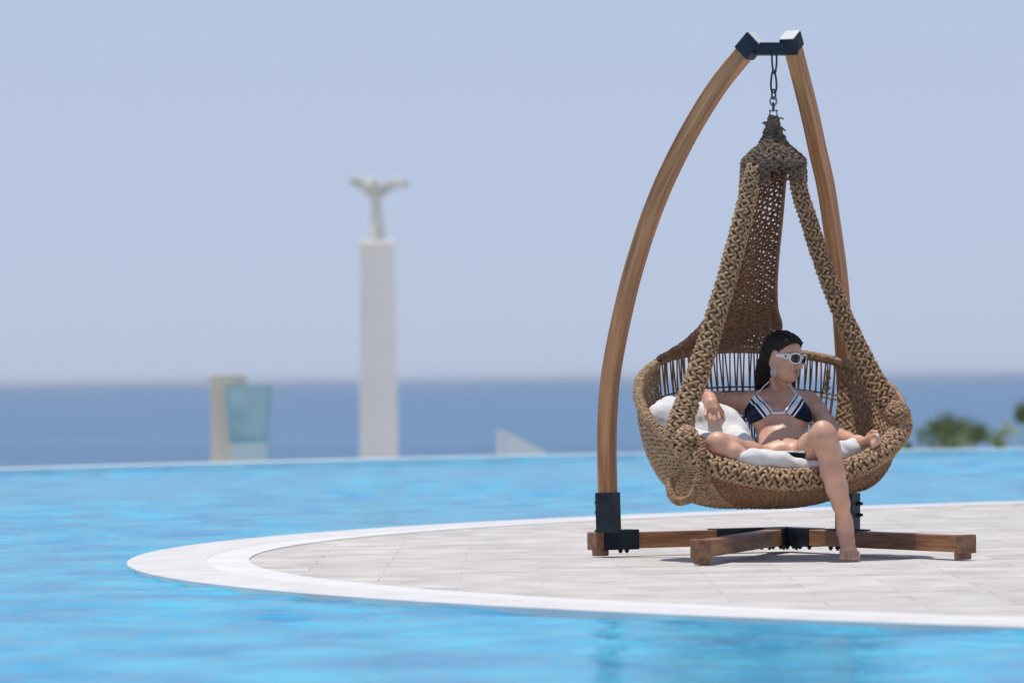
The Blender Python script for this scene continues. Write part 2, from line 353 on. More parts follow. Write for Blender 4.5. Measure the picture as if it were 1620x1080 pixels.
def slab_bm(bm, cx_, cy_, clip):
    k_ = 5 if clip else 1; P_ = []
    cs = [(-1, -1), (1, -1), (1, 1), (-1, 1)]
    for a, b_ in zip(cs, cs[1:]+cs[:1]):
        for t in range(k_): P_.append(((a[0]+(b_[0]-a[0])*t/k_)*(SX-JT)/2, (a[1]+(b_[1]-a[1])*t/k_)*(SY-JT)/2))
    out = []
    for x, y in P_:
        X_, Y_ = cx_+x-DC[0], cy_+y-DC[1]; R_ = math.hypot(X_, Y_)
        if clip and R_ > RD: x += X_*(RD/R_-1); y += Y_*(RD/R_-1)
        out.append((x, y))
    ox, oy = (cx_, cy_) if clip == 2 else (0, 0)
    add_prism(bm, [[Vector((x+ox, y+oy, z)) for x, y in out] for z in (-.009, -.004)])
shared = None; cand = []
for j_ in range(-27, 28):
    for i_ in range(-19, 20):
        cx_ = DC[0]+(i_+.5*(j_ % 2))*SX; cy_ = DC[1]+j_*SY
        far = max(math.hypot(cx_+a*SX/2-DC[0], cy_+b_*SY/2-DC[1]) for a in (-1, 1) for b_ in (-1, 1)); near = math.hypot(max(abs(cx_-DC[0])-SX/2, 0), max(abs(cy_-DC[1])-SY/2, 0))
        if near > RD-.03: continue
        inview = abs(cx_)-SX/2 < .0905*cy_+.05
        cand.append((not inview, cy_, cx_, far > RD))
cand.sort(); rest = bmesh.new(); ns_ = 0
for hidden, cy_, cx_, clip in cand:
    if hidden or ns_ >= 300: slab_bm(rest, cx_, cy_, 2); continue
    ns_ += 1
    if clip: bm = bmesh.new(); slab_bm(bm, cx_, cy_, 1); me = bm_mesh(bm); me.materials.append(pm)
    else:
        if shared is None: bm = bmesh.new(); slab_bm(bm, 0, 0, 0); shared = bm_mesh(bm); shared.materials.append(pm)
        me = shared
    me.shade_flat(); o = bpy.data.objects.new('slab', me); COL.objects.link(o); o.parent = bed; o.location = (cx_, cy_, random.uniform(-.0004, .0004))
link('paving', bm_mesh(rest), pm, bed, kind='stuff')
annulus('deck_kerb', DR-.499, DR-.321, -.5, -.0005, km)
annulus('deck_border', DR-.32, DR, -.5, 0.0, bmr)

hm = bpy.data.materials.new('haze_air'); hm.use_nodes = True; n = hm.node_tree; n.nodes.remove(n.nodes['Principled BSDF'])
pv = n.nodes.new('ShaderNodeVolumePrincipled'); pv.inputs['Color'].default_value = (.80, .88, 1, 1); pv.inputs['Density'].default_value = 7e-5; pv.inputs['Anisotropy'].default_value = .2
n.links.new(pv.outputs[0], n.nodes['Material Output'].inputs['Volume'])
bm = bmesh.new(); add_prism(bm, [[Vector((x*149000, y*149000, z)) for x, y in ((-1, -1), (1, -1), (1, 1), (-1, 1))] for z in (SEA-1, 6.5)])
HAZE = link('haze', bm_mesh(bm), hm); HAZE['kind'] = 'stuff'
# ================================================================== FAR THINGS
def lathe(bm, c, prof, n=24, m=0):
    add_prism(bm, [[Vector((c[0]+r*math.cos(i*2*PI/n), c[1]+r*math.sin(i*2*PI/n), z)) for i in range(n)] for r, z in prof], True, m)
DCOL = 120
cb = W(600, 700, DCOL); s = DCOL/9000; zt = W(600, 392, DCOL).z
colm = empty('stone_column', (cb.x, DCOL, TERR), 'tall square pale stone column beyond the far pool rim, carrying the winged statue', 'column')
bm = bmesh.new(); hw0 = 31*s; hw1 = 27*s
sq = lambda c, h, z: [Vector((c.x+a*h, DCOL+b*h, z)) for a, b in ((-1, -1), (1, -1), (1, 1), (-1, 1))]
add_prism(bm, [sq(cb, hw0, TERR), sq(cb, hw1, zt)]); bevel(bm, .03)
link('shaft', bm_mesh(bm), 'stone', colm)
bm = bmesh.new(); add_prism(bm, [sq(cb, hw1+.03, zt), sq(cb, hw1+.03, zt+.06), sq(cb, 33*s, zt+.061), sq(cb, 33*s, zt+.13), sq(cb, 26*s, zt+.131), sq(cb, 26*s, zt+.16)]); bevel(bm, .02)
link('capital', bm_mesh(bm), 'stone', colm)
bm = bmesh.new(); add_prism(bm, [sq(cb, 33*s+.12, TERR), sq(cb, 33*s+.12, TERR+.5)]); link('plinth', bm_mesh(bm), 'stone', colm)
st = empty('winged_statue', (cb.x, DCOL, zt+.16), 'weathered stone winged figure with spread wings standing on top of the tall column', 'statue')
z0 = zt+.16; P = lambda px, py, dd=0: W(px, py, DCOL+dd)
f = Field((cb.x-.75, DCOL-.5, z0-.02), (cb.x+.75, DCOL+.5, z0+1.75), .018)
f.cap((cb.x, DCOL, z0), P(597, 352), 14*s, 10*s, .05); f.cap(P(597, 352), P(594, 312), 10*s, 7.5*s, .05)
f.cap(P(594, 312), P(592, 296), 8*s, 9*s, .05); f.cap(P(592, 296), P(588, 287, -.1), 5*s, 7*s, .04); f.cap(P(588, 287, -.1), P(583, 293, -.22), 5.5*s, 3*s, .02)
V, F = f.surface(); link('body', mesh_np(relax(V, F), F), 'statue', st, True)
def wing(name, pts, sp):
    bm = bmesh.new(); n_ = 9
    for k_ in range(n_):                                       # layered feathers fanned from the leading edge
        t = k_/(n_-1); q = smooth_path(pts, n_)[k_]; a = Vector(q); tip = a+Vector((sp*(.16+.30*t), .03, -.12-.09*(1-t)))
        box_between(bm, a, tip, .02, .085-.03*t, Vector((0, 0, 1)))
    P_ = smooth_path(pts, 14); 
    for u, v in zip(P_, P_[1:]): cyl_bm(bm, u, v, .05, 8)
    link(name, bm_mesh(bm), 'statue', st)
wing('wing', [P(591, 299), P(582, 294), P(570, 285), P(561, 281)], -.22)
wing('wing', [P(596, 299), P(606, 293), P(622, 287), P(637, 286)], .35)
# cream post and cap, glass funnel
dq = 80; s8 = dq/9000
cg = empty('gate_pillar', (W(350, 700, dq).x, dq, TERR), 'cream rendered slab pillar with a projecting cap at the far left, left of the teal glass funnel', 'pillar')
def bx(bm, px0, px1, py0, py1, d, t):                          # py1 None = down to the ground
    a = W(px0, py0, d); c = W(px1, py1 if py1 else py0, d); zb = c.z if py1 else TERR
    add_prism(bm, [[Vector((x, y, z)) for x, y in ((a.x, d-t/2), (c.x, d-t/2), (c.x, d+t/2), (a.x, d+t/2))] for z in (zb, a.z)])
bm = bmesh.new(); bx(bm, 334, 365, 612, None, dq+.3, .4); bevel(bm, .015); link('shaft', bm_mesh(bm), 'cream', cg)
bm = bmesh.new(); bx(bm, 333, 391, 592, 612, dq+.3, .5); bevel(bm, .015); link('cap', bm_mesh(bm), 'cream', cg)
tg = empty('glass_funnel', (W(393, 700, dq).x, dq-.4, TERR), 'teal glass funnel-shaped shelter flaring upward, beside the cream pillar', 'shelter')
def glass(px_, hw_top, hw_bot, y0_, y1_, m, name, t):
    a = W(px_, y0_, dq-.4); b_ = W(px_, y1_, dq-.4); bm = bmesh.new()
    add_prism(bm, [[Vector((a.x+x*h*s8, dq-.4+y*h*s8, z)) for x, y in ((-1, -.8), (1, -.8), (1, .8), (-1, .8))] for h, z in ((hw_bot, b_.z if y1_ < 725 else TERR), (hw_top, a.z))], False)
    me = bm_mesh(bm); o = link(name, me, m, tg); md = o.modifiers.new('s', 'SOLIDIFY'); md.thickness = t; return o
glass(393, 33, 27, 614, 698, 'teal_glass', 'glass_wall', .02)
bm = bmesh.new(); a = W(393, 612, dq-.4); b_ = W(393, 698, dq-.4)
ht, hb = 34*s8, 28*s8
for x, y in ((-1, -.8), (1, -.8), (1, .8), (-1, .8)):
    cyl_bm(bm, (a.x+x*ht, dq-.4+y*ht, a.z), (b_.x+x*hb, dq-.4+y*hb, b_.z), .018, 8)
for z_, h in ((a.z, ht), (b_.z, hb)):
    c4 = [Vector((a.x+x*h, dq-.4+y*h, z_)) for x, y in ((-1, -.8), (1, -.8), (1, .8), (-1, .8))]
    for i in range(4): box_between(bm, c4[i], c4[(i+1) % 4], .04, .045)
link('frame', bm_mesh(bm), mat('teal_metal', (.26, .50, .58), .4), tg)
bm = bmesh.new(); z_ = b_.z-.03
add_prism(bm, [[Vector((a.x+x*26*s8, dq-.4+y*20*s8, z)) for x, y in ((-1, -1), (1, -1), (1, 1), (-1, 1))] for z in (TERR, z_)])
link('base', bm_mesh(bm), mat('pale_blue_base', (.50, .66, .72), .4), tg)
# pale glass canopy: triangular
dg = 70; gc = empty('glass_canopy', (W(820, 716, dg).x, dg, TERR), 'pale triangular glass canopy peeking over the far pool rim, right of the column', 'canopy')
tri = [W(790, 679, dg), W(862, 716, dg), W(862, 735, dg), W(790, 735, dg)]
bm = bmesh.new(); add_prism(bm, [[q+Vector((0, y, 0)) for q in tri] for y in (-.45, .45)]); link('glass_wall', bm_mesh(bm), 'pale_glass', gc)
bm = bmesh.new(); box_between(bm, tri[0]+Vector((0, -.47, .01)), tri[1]+Vector((0, -.47, .01)), .03, .03); box_between(bm, tri[0]+Vector((0, -.47, 0)), tri[3]+Vector((0, -.47, 0)), .07, .03, Vector((0, 1, 0)))
link('frame', bm_mesh(bm), 'pale_glass', gc)
bm = bmesh.new(); q = W(826, 735, dg); cx = q.x; add_prism(bm, [[Vector((cx+x*.26, dg+y*.4, z)) for x, y in ((-1, -1), (1, -1), (1, 1), (-1, 1))] for z in (TERR, q.z-.003)]); link('base', bm_mesh(bm), 'rimwhite', gc)

def palm(px_, top, d, r, label, nf=15):
    c = W(px_, top, d); cz = c.z-r*1.15
    t = empty('fan_palm', (c.x, d, TERR), label, 'palm', 'palms beyond the pool')
    bm = bmesh.new(); pts = [(.13*(1+.25*math.sin(i*2.1)), TERR+(cz-TERR)*i/12) for i in range(13)]
    lathe(bm, (c.x, d), pts, 10); link('trunk', bm_mesh(bm), 'trunk', t)
    Vv, Ff = [], []
    for i in range(nf):
        az = i*2.399+random.uniform(-.2, .2); el = math.radians(random.uniform(32, 88)); L = r*random.uniform(.50, .80)
        dr = Vector((math.cos(az)*math.cos(el), math.sin(az)*math.cos(el), math.sin(el)))
        o0 = Vector((c.x, d, cz)); hub = o0+dr*L; side = dr.cross(Vector((0, 0, 1))).normalized(); up = side.cross(dr)
        for q in (-.008, .008):
            pass
        a_ = len(Vv); Vv += [o0-side*.012, o0+side*.012, hub+side*.01, hub-side*.01]; Ff.append((a_, a_+1, a_+2, a_+3))
        nl = 15
        for k_ in range(nl):
            an = (k_/(nl-1)-.5)*2.9; dd = (dr*math.cos(an)+side*math.sin(an)+up*random.uniform(-.15, .1)).normalized()
            ll = r*random.uniform(.48, .66)*(1-.25*abs(an)/1.5); sd_ = (dd.cross(up)).normalized()*r*.016
            mid = hub+dd*ll*.55; tip = hub+dd*ll+Vector((0, 0, -.12*ll))
            a_ = len(Vv); Vv += [hub, mid+sd_+up*.008, tip, mid-sd_]; Ff.append((a_, a_+1, a_+2, a_+3))
    o = link('crown', mesh_np(np.array([tuple(v) for v in Vv]), np.array(Ff)), 'leaf', t); o['kind'] = 'stuff'
palm(1494, 654, 76, .66, 'dark green fan palm left of the pair beyond the right pool rim')
palm(1540, 653, 77, .64, 'dark green fan palm right of the pair beyond the right pool rim')
palm(1632, 628, 72, .62, 'fan palm cut by the right edge of the photo')
def shrub(px_, top, d, wd, label):
    c = W(px_, top, d); t = empty('shrub', (c.x, d, TERR), label, 'shrub', 'shrubs beyond the pool')
    Vv, Ff = [], []
    hz = c.z-TERR
    for i in range(1500):
        while True:
            q = Vector((random.uniform(-1, 1), random.uniform(-1, 1), random.uniform(-1, 1)))
            if .3 < q.length < 1: break
        p_ = Vector((c.x+q.x*wd, d+q.y*wd*.8, TERR+hz*.5+q.z*hz*.5*(1+.10*math.sin(q.x*7)))); nrm = Vector((random.gauss(0, 1), random.gauss(0, 1), random.gauss(0, 1))).normalized()
        x = nrm.orthogonal().normalized()*.05; y = nrm.cross(x)*1.8
        a_ = len(Vv); Vv += [p_-x, p_-y, p_+x, p_+y]; Ff.append((a_, a_+1, a_+2, a_+3))
    o = link('foliage', mesh_np(np.array([tuple(v) for v in Vv]), np.array(Ff)), 'leaf', t)
    bm = bmesh.new(); cyl_bm(bm, (c.x, d, TERR), (c.x, d, TERR+hz*.7), .05, 8, .02); link('stem', bm_mesh(bm), 'trunk', t)
shrub(1580, 697, 73, .36, 'low dark shrub between the palm pair and the right edge')
shrub(1432, 707, 74, .22, 'small low shrub just right of the hanging chair, beyond the rim')

# ================================================================== THE STAND
hub = Vector((W(1238, 862, 23.75).x, 23.75, 0)); BZ = .062      # beam centre height
stand = empty('chair_stand', hub, 'dark teak and black steel stand with two curved arch beams holding the hanging chair', 'stand')
def gp(px_, py_): r = ray(px_, py_); d = -CAM.z/r.z; return CAM+r*d
eL, eF, eR = W(938, 862, 23.31), W(1108, 870, 22.10), W(1530, 866, 22.35)
BW, BH = .072, .066
def base_beam(end, z, label):
    a = hub.copy(); a.z = z; e = Vector((end.x, end.y, z)); t = (e-a).normalized(); bm = bmesh.new()
    box_between(bm, Vector(), Vector(((e-a).length-.13, 0, 0)), BW, BH); bevel(bm, .004)
    me = bm_mesh(bm); o = link('base_beam', me, 'wood_flat', stand, label=label)
    o.location = (a+t*.11)-stand.location; o.rotation_euler = (0, 0, math.atan2(t.y, t.x))
    # end cap and round foot pad
    bm = bmesh.new(); box_between(bm, e-t*.022, e+t*.006, BW+.008, BH+.008); bevel(bm, .006)
    c = link('end_cap', bm_mesh(bm), 'wood_end', None); c.parent = o; c.matrix_parent_inverse = (Matrix.Translation(a+t*.11) @ Matrix.Rotation(math.atan2(t.y, t.x), 4, 'Z')).inverted()
    bm = bmesh.new(); q = e-t*.035; cyl_bm(bm, (q.x, q.y, 0.001), (q.x, q.y, z-BH/2-.0005), .034, 16); bevel(bm, .004)
    c = link('foot_pad', bm_mesh(bm), 'wood_end', None, True); c.parent = o; c.matrix_parent_inverse = (Matrix.Translation(a+t*.11) @ Matrix.Rotation(math.atan2(t.y, t.x), 4, 'Z')).inverted()
    return a, e, t
bL = base_beam(eL, BZ, None); bF = base_beam(eF, BZ, None); bR = base_beam(eR, BZ, None)
bm = bmesh.new()
for (a, e, t), L in ((bL, .34), (bF, .20), (bR, .30)):
    box_between(bm, a-t*.03, a+t*L, BW+.010, BH+.010)
link('hub_bracket', bm_mesh(bm), 'iron', stand)
def bolt(p_, n_, r=.008, L=.012):
    bm = bmesh.new(); cyl_bm(bm, p_, p_+n_*L*.6, r, 6); cyl_bm(bm, p_+n_*L*.6, p_+n_*L, r*.6, 8); return link('bolt', bm_mesh(bm), 'iron', stand)
for (a, e, t), Ls in ((bL, (.12, .26)), (bF, (.05, .13)), (bR, (.04, .10, .18))):
    for L in Ls:
        for sx in (-1, 1):
            q = a+t*L+t.cross(Vector((0, 0, 1)))*sx*.03; bolt(Vector((q.x, q.y, BZ-BH/2-.004)), Vector((0, 0, -1)), .010, .016)
# arches
LA = [(1188, 72), (1139, 132), (1100, 193), (1070, 249), (1044, 305), (1021, 366), (999.5, 436), (987, 487), (975.5, 540), (966, 595), (962, 641), (960, 696), (961, 770), (963, 842)]
RA = [(1252, 66), (1266, 120), (1281, 180), (1294, 240), (1306.5, 295), (1316, 357), (1323.5, 410), (1329, 460), (1333, 520), (1336, 570), (1339, 640), (1341, 700), (1341, 770), (1341, 850)]
APX = W(1222, 78, 22.9)
def arch(pts, u, p0, T=.066, Wd=.056):
    n_ = Vector((-u.y, u.x, 0)); C = [on_plane(x, y, p0, n_) for x, y in pts]; C = smooth_path(C, 60)
    secs = []; c = .0045; pr = []
    for sx, sy in ((-1, -1), (1, -1), (1, 1), (-1, 1)):
        k1 = (sx*(T/2-c), sy*Wd/2); k2 = (sx*T/2, sy*(Wd/2-c)); pr += [k2, k1] if sx*sy > 0 else [k1, k2]
    pr = sorted(pr, key=lambda q: math.atan2(q[1], q[0])); gr = []
    L_ = np.concatenate([[0], np.cumsum(np.linalg.norm(np.diff(C, axis=0), axis=1))])
    for i in range(60):
        t = Vector(C[min(i+1, 59)]-C[max(i-1, 0)]).normalized(); q = t.cross(n_).normalized()
        secs.append([Vector(C[i])+q*a+n_*b_ for a, b_ in pr]); gr += [(a, b_, L_[i]) for a, b_ in pr]
    bm = bmesh.new(); add_prism(bm, secs); me = bm_mesh(bm)
    at = me.attributes.new('grain', 'FLOAT_VECTOR', 'POINT'); at.data.foreach_set('vector', np.array(gr, np.float32).ravel())
    return link('arch_beam', me, 'wood', stand), [Vector(c) for c in C], n_
uL = Vector((-.87, .5, 0)).normalized(); uR = Vector((.48, .88, 0)).normalized()
aL, CL, nL = arch(LA, uL, APX+Vector((-.07, 0, 0))); aR, CRr, nR = arch(RA, uR, APX+Vector((.08, 0, 0)))
def sleeve(C, i0, i1, n_, T, Wd, name='arch_sleeve', ext=0):
    bm = bmesh.new(); secs = []
    for i in range(i0, i1+1):
        t = (C[min(i+1, 59)]-C[max(i-1, 0)]).normalized(); q = t.cross(n_).normalized(); c = C[i].copy()
        if i == 0 and ext: c -= t*ext
        if i == 59: c.z -= .0
        secs.append([c+q*T/2*a+n_*Wd/2*b_ for a, b_ in ((-1, -1), (1, -1), (1, 1), (-1, 1))])
    add_prism(bm, secs); bevel(bm, .002)
    return link(name, bm_mesh(bm), 'iron', stand)
sleeve(CL, 0, 1, nL, .076, .066, 'top_bracket', .036); sleeve(CRr, 0, 1, nR, .076, .066, 'top_bracket', .026)
for C, n_ in ((CL, nL), (CRr, nR)):                               # bright end plates
    t = (C[0]-C[1]).normalized(); q = t.cross(n_).normalized(); c = C[0]+t*(.038 if C is CL else .028); bm = bmesh.new()
    add_prism(bm, [[c+t*k_+q*.036*a+n_*.031*b_ for a, b_ in ((-1, -1), (1, -1), (1, 1), (-1, 1))] for k_ in (0, .003)])
    link('end_plate', bm_mesh(bm), 'pale_cap', stand)
bm = bmesh.new(); a = W(1194, 78, CL[0].y-.012); b_ = W(1262, 78, CL[0].y-.012); box_between(bm, a, b_, .075, .050); bevel(bm, .003)
link('cross_bracket', bm_mesh(bm), 'iron', stand)
def foot(C, n_, u, beamt, along, T=.080, Wd=.070):
    i0 = next(i for i in range(60) if C[i].z < W(950, 770, C[i].y).z)
    sleeve(C, i0, 59, n_, T, Wd, 'arch_sleeve')
    b0 = C[59]
    for zz in (i0+1, 57):
        c = C[zz]; t = (C[min(zz+1, 59)]-C[zz-1]).normalized(); q = u
        bolt(c+q*T/2, q, .009, .02)
    return b0
bLf = foot(CL, nL, uL, bL[2], 1); bRf = foot(CRr, nR, Vector((1, -.1, 0)), bR[2], -1, .085, .075)
# clamp channel round the left beam under its arch, and the clamp behind the right beam
t = bL[2]; s0 = (bLf-bL[0]).dot(t)
bm = bmesh.new(); box_between(bm, bL[0]+t*(s0-.005)+Vector((0, 0, .004)), bL[0]+t*(s0-.17)+Vector((0, 0, .004)), BW+.014, BH+.016); bevel(bm, .003); link('beam_clamp', bm_mesh(bm), 'iron', stand)
for L in (s0-.15, s0-.12, s0-.04, s0-.02):
    q = bL[0]+t*L+t.cross(Vector((0, 0, 1)))*.028; bolt(Vector((q.x, q.y, BZ-BH/2-.004)), Vector((0, 0, -1)), .010, .016)
t = bR[2]; s0 = (bRf-bR[0]).dot(t); sd_ = t.cross(Vector((0, 0, 1))); off = sd_*((bRf-bR[0]).dot(sd_))
bm = bmesh.new(); box_between(bm, bR[0]+t*(s0-.06), bR[0]+t*(s0+.19), BW+.006, .006)
for v in bm.verts: v.co.z += BH/2+.004
link('beam_clamp', bm_mesh(bm), 'iron', stand)
bm = bmesh.new(); c = Vector((bRf.x, bRf.y, 0)); e_ = bR[0]+t*s0; box_between(bm, Vector((c.x, c.y, BZ)), Vector((e_.x, e_.y, BZ)), .09, BH+.02); bevel(bm, .003); link('beam_clamp', bm_mesh(bm), 'iron', stand)
for L in (s0-.08, s0-.02, s0+.05):
    q = bR[0]+t*L; bolt(Vector((q.x, q.y, BZ-BH/2-.001)), Vector((0, 0, -1)), .010, .016)

# suspension hardware
chain = empty('suspension_chain', W(1224, 88, 22.9), 'black carabiners, short chain links and steel shackle hanging under the top bracket', 'chain')
def loop(name, px_, y0_, y1_, wt, wb, r, m, yaw=0, n=28):
    a = np.arange(n)*2*PI/n; H = (y1_-y0_)/395*.5; c = W(px_, (y0_+y1_)/2, 22.9); P_ = []
    for q in a:
        z = math.cos(q)*H; f_ = (z/H+1)/2; wd = (wb+(wt-wb)*f_)/395/2
        x = math.copysign(abs(math.sin(q))**.75, math.sin(q))*wd
        P_.append((c.x+x*math.cos(yaw), c.y+x*math.sin(yaw), c.z+z))
    return link(name, Acc().tube(P_, r, 8, True).mesh(), m, chain, True)
loop('carabiner', 1225, 82, 117, 10, 5, .0042, 'dark_steel', .3); loop('carabiner', 1224, 112, 147, 6, 11, .0042, 'dark_steel', .1)
loop('chain_link', 1224, 142, 157, 8, 8, .0038, 'dark_steel', .7); loop('chain_link', 1223.5, 154, 167, 10, 10, .0042, 'steel', -.2); loop('chain_link', 1223.5, 163, 176, 6, 6, .0034, 'dark_steel', 1.2)
bm = bmesh.new(); c = W(1223.5, 180, 22.9)
for x in (-1, 1): box_between(bm, c+Vector((x*.014, 0, -.018)), c+Vector((x*.014, 0, .015)), .006, .012, Vector((0, 1, 0)))
box_between(bm, c+Vector((-.017, 0, .012)), c+Vector((.017, 0, .012)), .012, .006); box_between(bm, c+Vector((-.021, 0, -.012)), c+Vector((.021, 0, -.012)), .008, .008)
link('shackle', bm_mesh(bm), 'steel', chain)

# ================================================================== THE BASKET
BC = W(1220, 640, 22.9); BC.y = 22.9; SC = 22.9/9000
chair = empty('hanging_chair', (BC.x, 22.9, .19), 'round hanging basket chair of knotted tan rope and wicker, slung from the teak stand', 'hanging chair')
RAx, RBy, GX, GY, RZ = .535, .45, -.07, .56, .605
def rim(th):                                                     # numpy, th array
    x = RAx*np.cos(th); y = RBy*np.sin(th); z = RZ+GX*x+GY*y+.025*np.cos(2*th)
    return np.stack([BC.x+x, 22.9+y, z], -1)
BOT = np.array([BC.x+.0, 22.93, .205])
def bowl(th, v, off=0.):                                         # v 0 rim .. 1 bottom
    R = rim(th); ph = np.clip(v, 0, 1)*PI/2; pe = (.57-.12*-np.cos(th)*-1)[...]
    pe = .76+.28*np.cos(th); sx = np.cos(ph)**pe; sz = np.sin(ph)
    xy = BOT[:2]+(R[..., :2]-BOT[:2])*(sx*(1+.0*v))[..., None]; z = BOT[2]+(R[..., 2]-BOT[2])*(1-sz)
    return np.concatenate([xy, z[..., None]], -1)
def frame(S, u, v, e=2e-3):
    p0 = S(u, v); du = (S(u+e, v)-S(u-e, v))/(2*e); dv = (S(u, v+e)-S(u, v-e))/(2*e)
    n_ = np.cross(du, dv); n_ /= np.linalg.norm(n_, axis=-1)[..., None]+1e-12
    return p0, du, dv, n_
# one knot: short fat cord that rises out of the surface, crosses slantwise and dives again
def knots(acc, S, us, vs, wu, wv, r, lift, sign=1, slant=.38, brick=True, jit=.12, ns=5, nc=6, mask=None, fold=1.25):
    U, Vv = np.meshgrid(us, vs); row = np.repeat(np.arange(len(vs))[:, None], len(us), 1); col = np.repeat(np.arange(len(us))[None], len(vs), 0)
    if brick: Vv = Vv+((col % 2)-.5)*.5*wv
    U = U.ravel(); Vv = Vv.ravel(); sl = np.where(((col+row) % 2 == 0), 1, -1).ravel()*slant
    if mask is not None: k_ = mask(U, Vv); U, Vv, sl = U[k_], Vv[k_], sl[k_]
    if len(U) == 0: return
    K = len(U); U = U+rng.normal(0, jit*wu*.35, K); Vv = Vv+rng.normal(0, jit*wv*.35, K)
    rr = r*rng.uniform(.78, 1.2, K); sl = sl*rng.uniform(.7, 1.3, K)
    a = np.linspace(-1, 1, ns); P_ = np.empty((K, ns, 3))
    for i, q in enumerate(a):
        p0, du, dv, n_ = frame(S, U+q*wu*.5*fold, Vv+sl*wv*q+0*U)
        P_[:, i] = p0+n_*(sign*lift*(math.cos(q*PI/2)-.35)*rng.uniform(.85, 1.15, K))[:, None]
        if i == ns//2: Nn = n_
    T = np.gradient(P_, axis=1); T /= np.linalg.norm(T, axis=2)[..., None]+1e-12
    Nn = np.repeat(Nn[:, None], ns, 1); B = np.cross(T, Nn); B /= np.linalg.norm(B, axis=2)[..., None]+1e-12; Nn = np.cross(B, T)
    an = np.arange(nc)*2*PI/nc; prof = np.array([.72]+[1]*(ns-2)+[.72])[None, :, None, None]
    V = P_[:, :, None]+rr[:, None, None, None]*prof*(Nn[:, :, None]*np.cos(an)[None, None, :, None]+B[:, :, None]*np.sin(an)[None, None, :, None])
    V = V.reshape(-1, 3); kk = (np.arange(K)*ns*nc)[:, None, None]; i = np.arange(ns-1)[None, :, None]; j = np.arange(nc)[None, None]
    b0 = kk+i*nc; F = np.stack([b0+j, b0+(j+1) % nc, b0+nc+(j+1) % nc, b0+nc+j], -1).reshape(-1, 4); acc.add(V, F)
D = math.radians
def cords(acc, S, us, v0, v1, r, n=40, sign=1, off=0., wob=.0):
    for k_, u in enumerate(us):
        v = np.linspace(v0, v1, n); uu = u+wob*np.sin(np.arange(n)*PI+k_*PI); p0, du, dv, n_ = frame(S, uu, v); acc.tube(p0+n_*off, r, 5)
def cords_h(acc, S, u0, u1, vs, r, n=80, off=0., amp=0.):
    for v in vs:
        u = np.linspace(u0, u1, n); p0, du, dv, n_ = frame(S, u, np.full(n, v)); o_ = off+amp*np.where(np.arange(n) % 2 == 0, 1, -1)
        acc.tube(p0+n_*np.reshape(o_, (-1, 1)), r, 5)
n_test = frame(bowl, np.array([D(270)]), np.array([.3]))[3][0]; OUTS = 1 if n_test[1] < 0 else -1     # sign of the outward normal
# left and outer side weave (big horizontal loops)
A = Acc(); wu = .0215/.5
knots(A, bowl, np.arange(D(148), D(241), wu), np.arange(.03, .90, .034), wu, .034, .0062, .008, OUTS, .30, True)
knots(A, bowl, np.arange(D(148), D(241), wu), np.arange(.03, .90, .034), wu, .034, .0055, .007, -OUTS, .30, True)
cords(A, bowl, np.arange(D(148)+wu/2, D(241), wu), .0, .95, .0042, 30)
link('side_weave', A.mesh(), 'rope_pale', chair, True, 'stuff')
# front wall: finer weave
A = Acc(); wu = .0215/.5
knots(A, bowl, np.arange(D(241), D(352), wu), np.arange(.05, .97, .040), wu, .040, .0062, .0070, OUTS, .42, True)
cords(A, bowl, np.arange(D(241)+wu/2, D(352), wu), .0, .97, .0050, 34)
cords_h(A, bowl, D(241), D(352), np.arange(.06, .97, .040), .0044, 80)
link('front_weave', A.mesh(), 'rope_brown', chair, True, 'stuff')  # browner rope paints in the shade below the overhanging rim
# right wall: chunky weave seen from inside
A = Acc(); wu = .0195/.5
for sg in (-OUTS, OUTS):
    knots(A, bowl, np.arange(D(-8), D(56), wu), np.arange(.02, .95, .030), wu, .030, .0066, .0075, sg, .50, True)
cords_h(A, bowl, D(-8), D(56), np.arange(.03, .95, .030), .0050, 60)
cords(A, bowl, np.arange(D(-8)+wu/2, D(56), wu), .0, .95, .0052, 30)
link('side_weave', A.mesh(), 'rope', chair, True, 'stuff')
# back wall: open spokes above, woven below
A = Acc()
sp = []
for k_ in range(34):
    u = D(58)+(D(152)-D(58))*(k_+.5)/34
    for dq_ in (-.0085, .0085): sp.append(u+dq_+random.uniform(-.004, .004))
for k_, u in enumerate(sp):                                        # the cords cross in slender Xs
    v = np.linspace(0, .6, 14); dr_ = (.022 if k_ % 2 else -.022)+random.uniform(-.012, .012)
    p0, du, dv, n_ = frame(bowl, u+dr_*(v/.3-1)+.05*(v-.3)*np.sign(D(105)-u), v); A.tube(p0, .0036, 5)
link('spokes', A.mesh(), 'rope_brown', chair, True, 'stuff')
A = Acc()
for v in (.155, .17, .27, .285, .30): cords_h(A, bowl, D(56), D(154), [v+random.uniform(-.003, .003)], .0040, 110, 0, .0028)
link('cross_cords', A.mesh(), 'cane', chair, True, 'stuff')
A = Acc(); wu = .020/.5
knots(A, bowl, np.arange(D(56), D(150), wu), np.arange(.44, .95, .034), wu, .034, .006, .008, -OUTS, .3, True)
knots(A, bowl, np.arange(D(56), D(150), wu), np.arange(.44, .95, .034), wu, .034, .006, .008, OUTS, .3, True)
cords(A, bowl, np.arange(D(56)+wu/2, D(150), wu), .42, .95, .0055, 20)
link('back_weave', A.mesh(), 'rope', chair, True, 'stuff')
# lacy knots at the right end of the spokes
A = Acc()
for k_ in range(46):
    u = D(random.uniform(50, 66)); v = random.uniform(.05, .5); L = random.uniform(.02, .05)
    an = random.uniform(0, PI); q = np.linspace(-1, 1, 5); p0, du, dv, n_ = frame(bowl, u+q*L*math.cos(an), v+q*L*math.sin(an)*1.2+.01*(1-q*q)); A.tube(p0-n_*OUTS*.003, .0036, 5)
link('lace_knots', A.mesh(), 'rope_pale', chair, True, 'stuff')
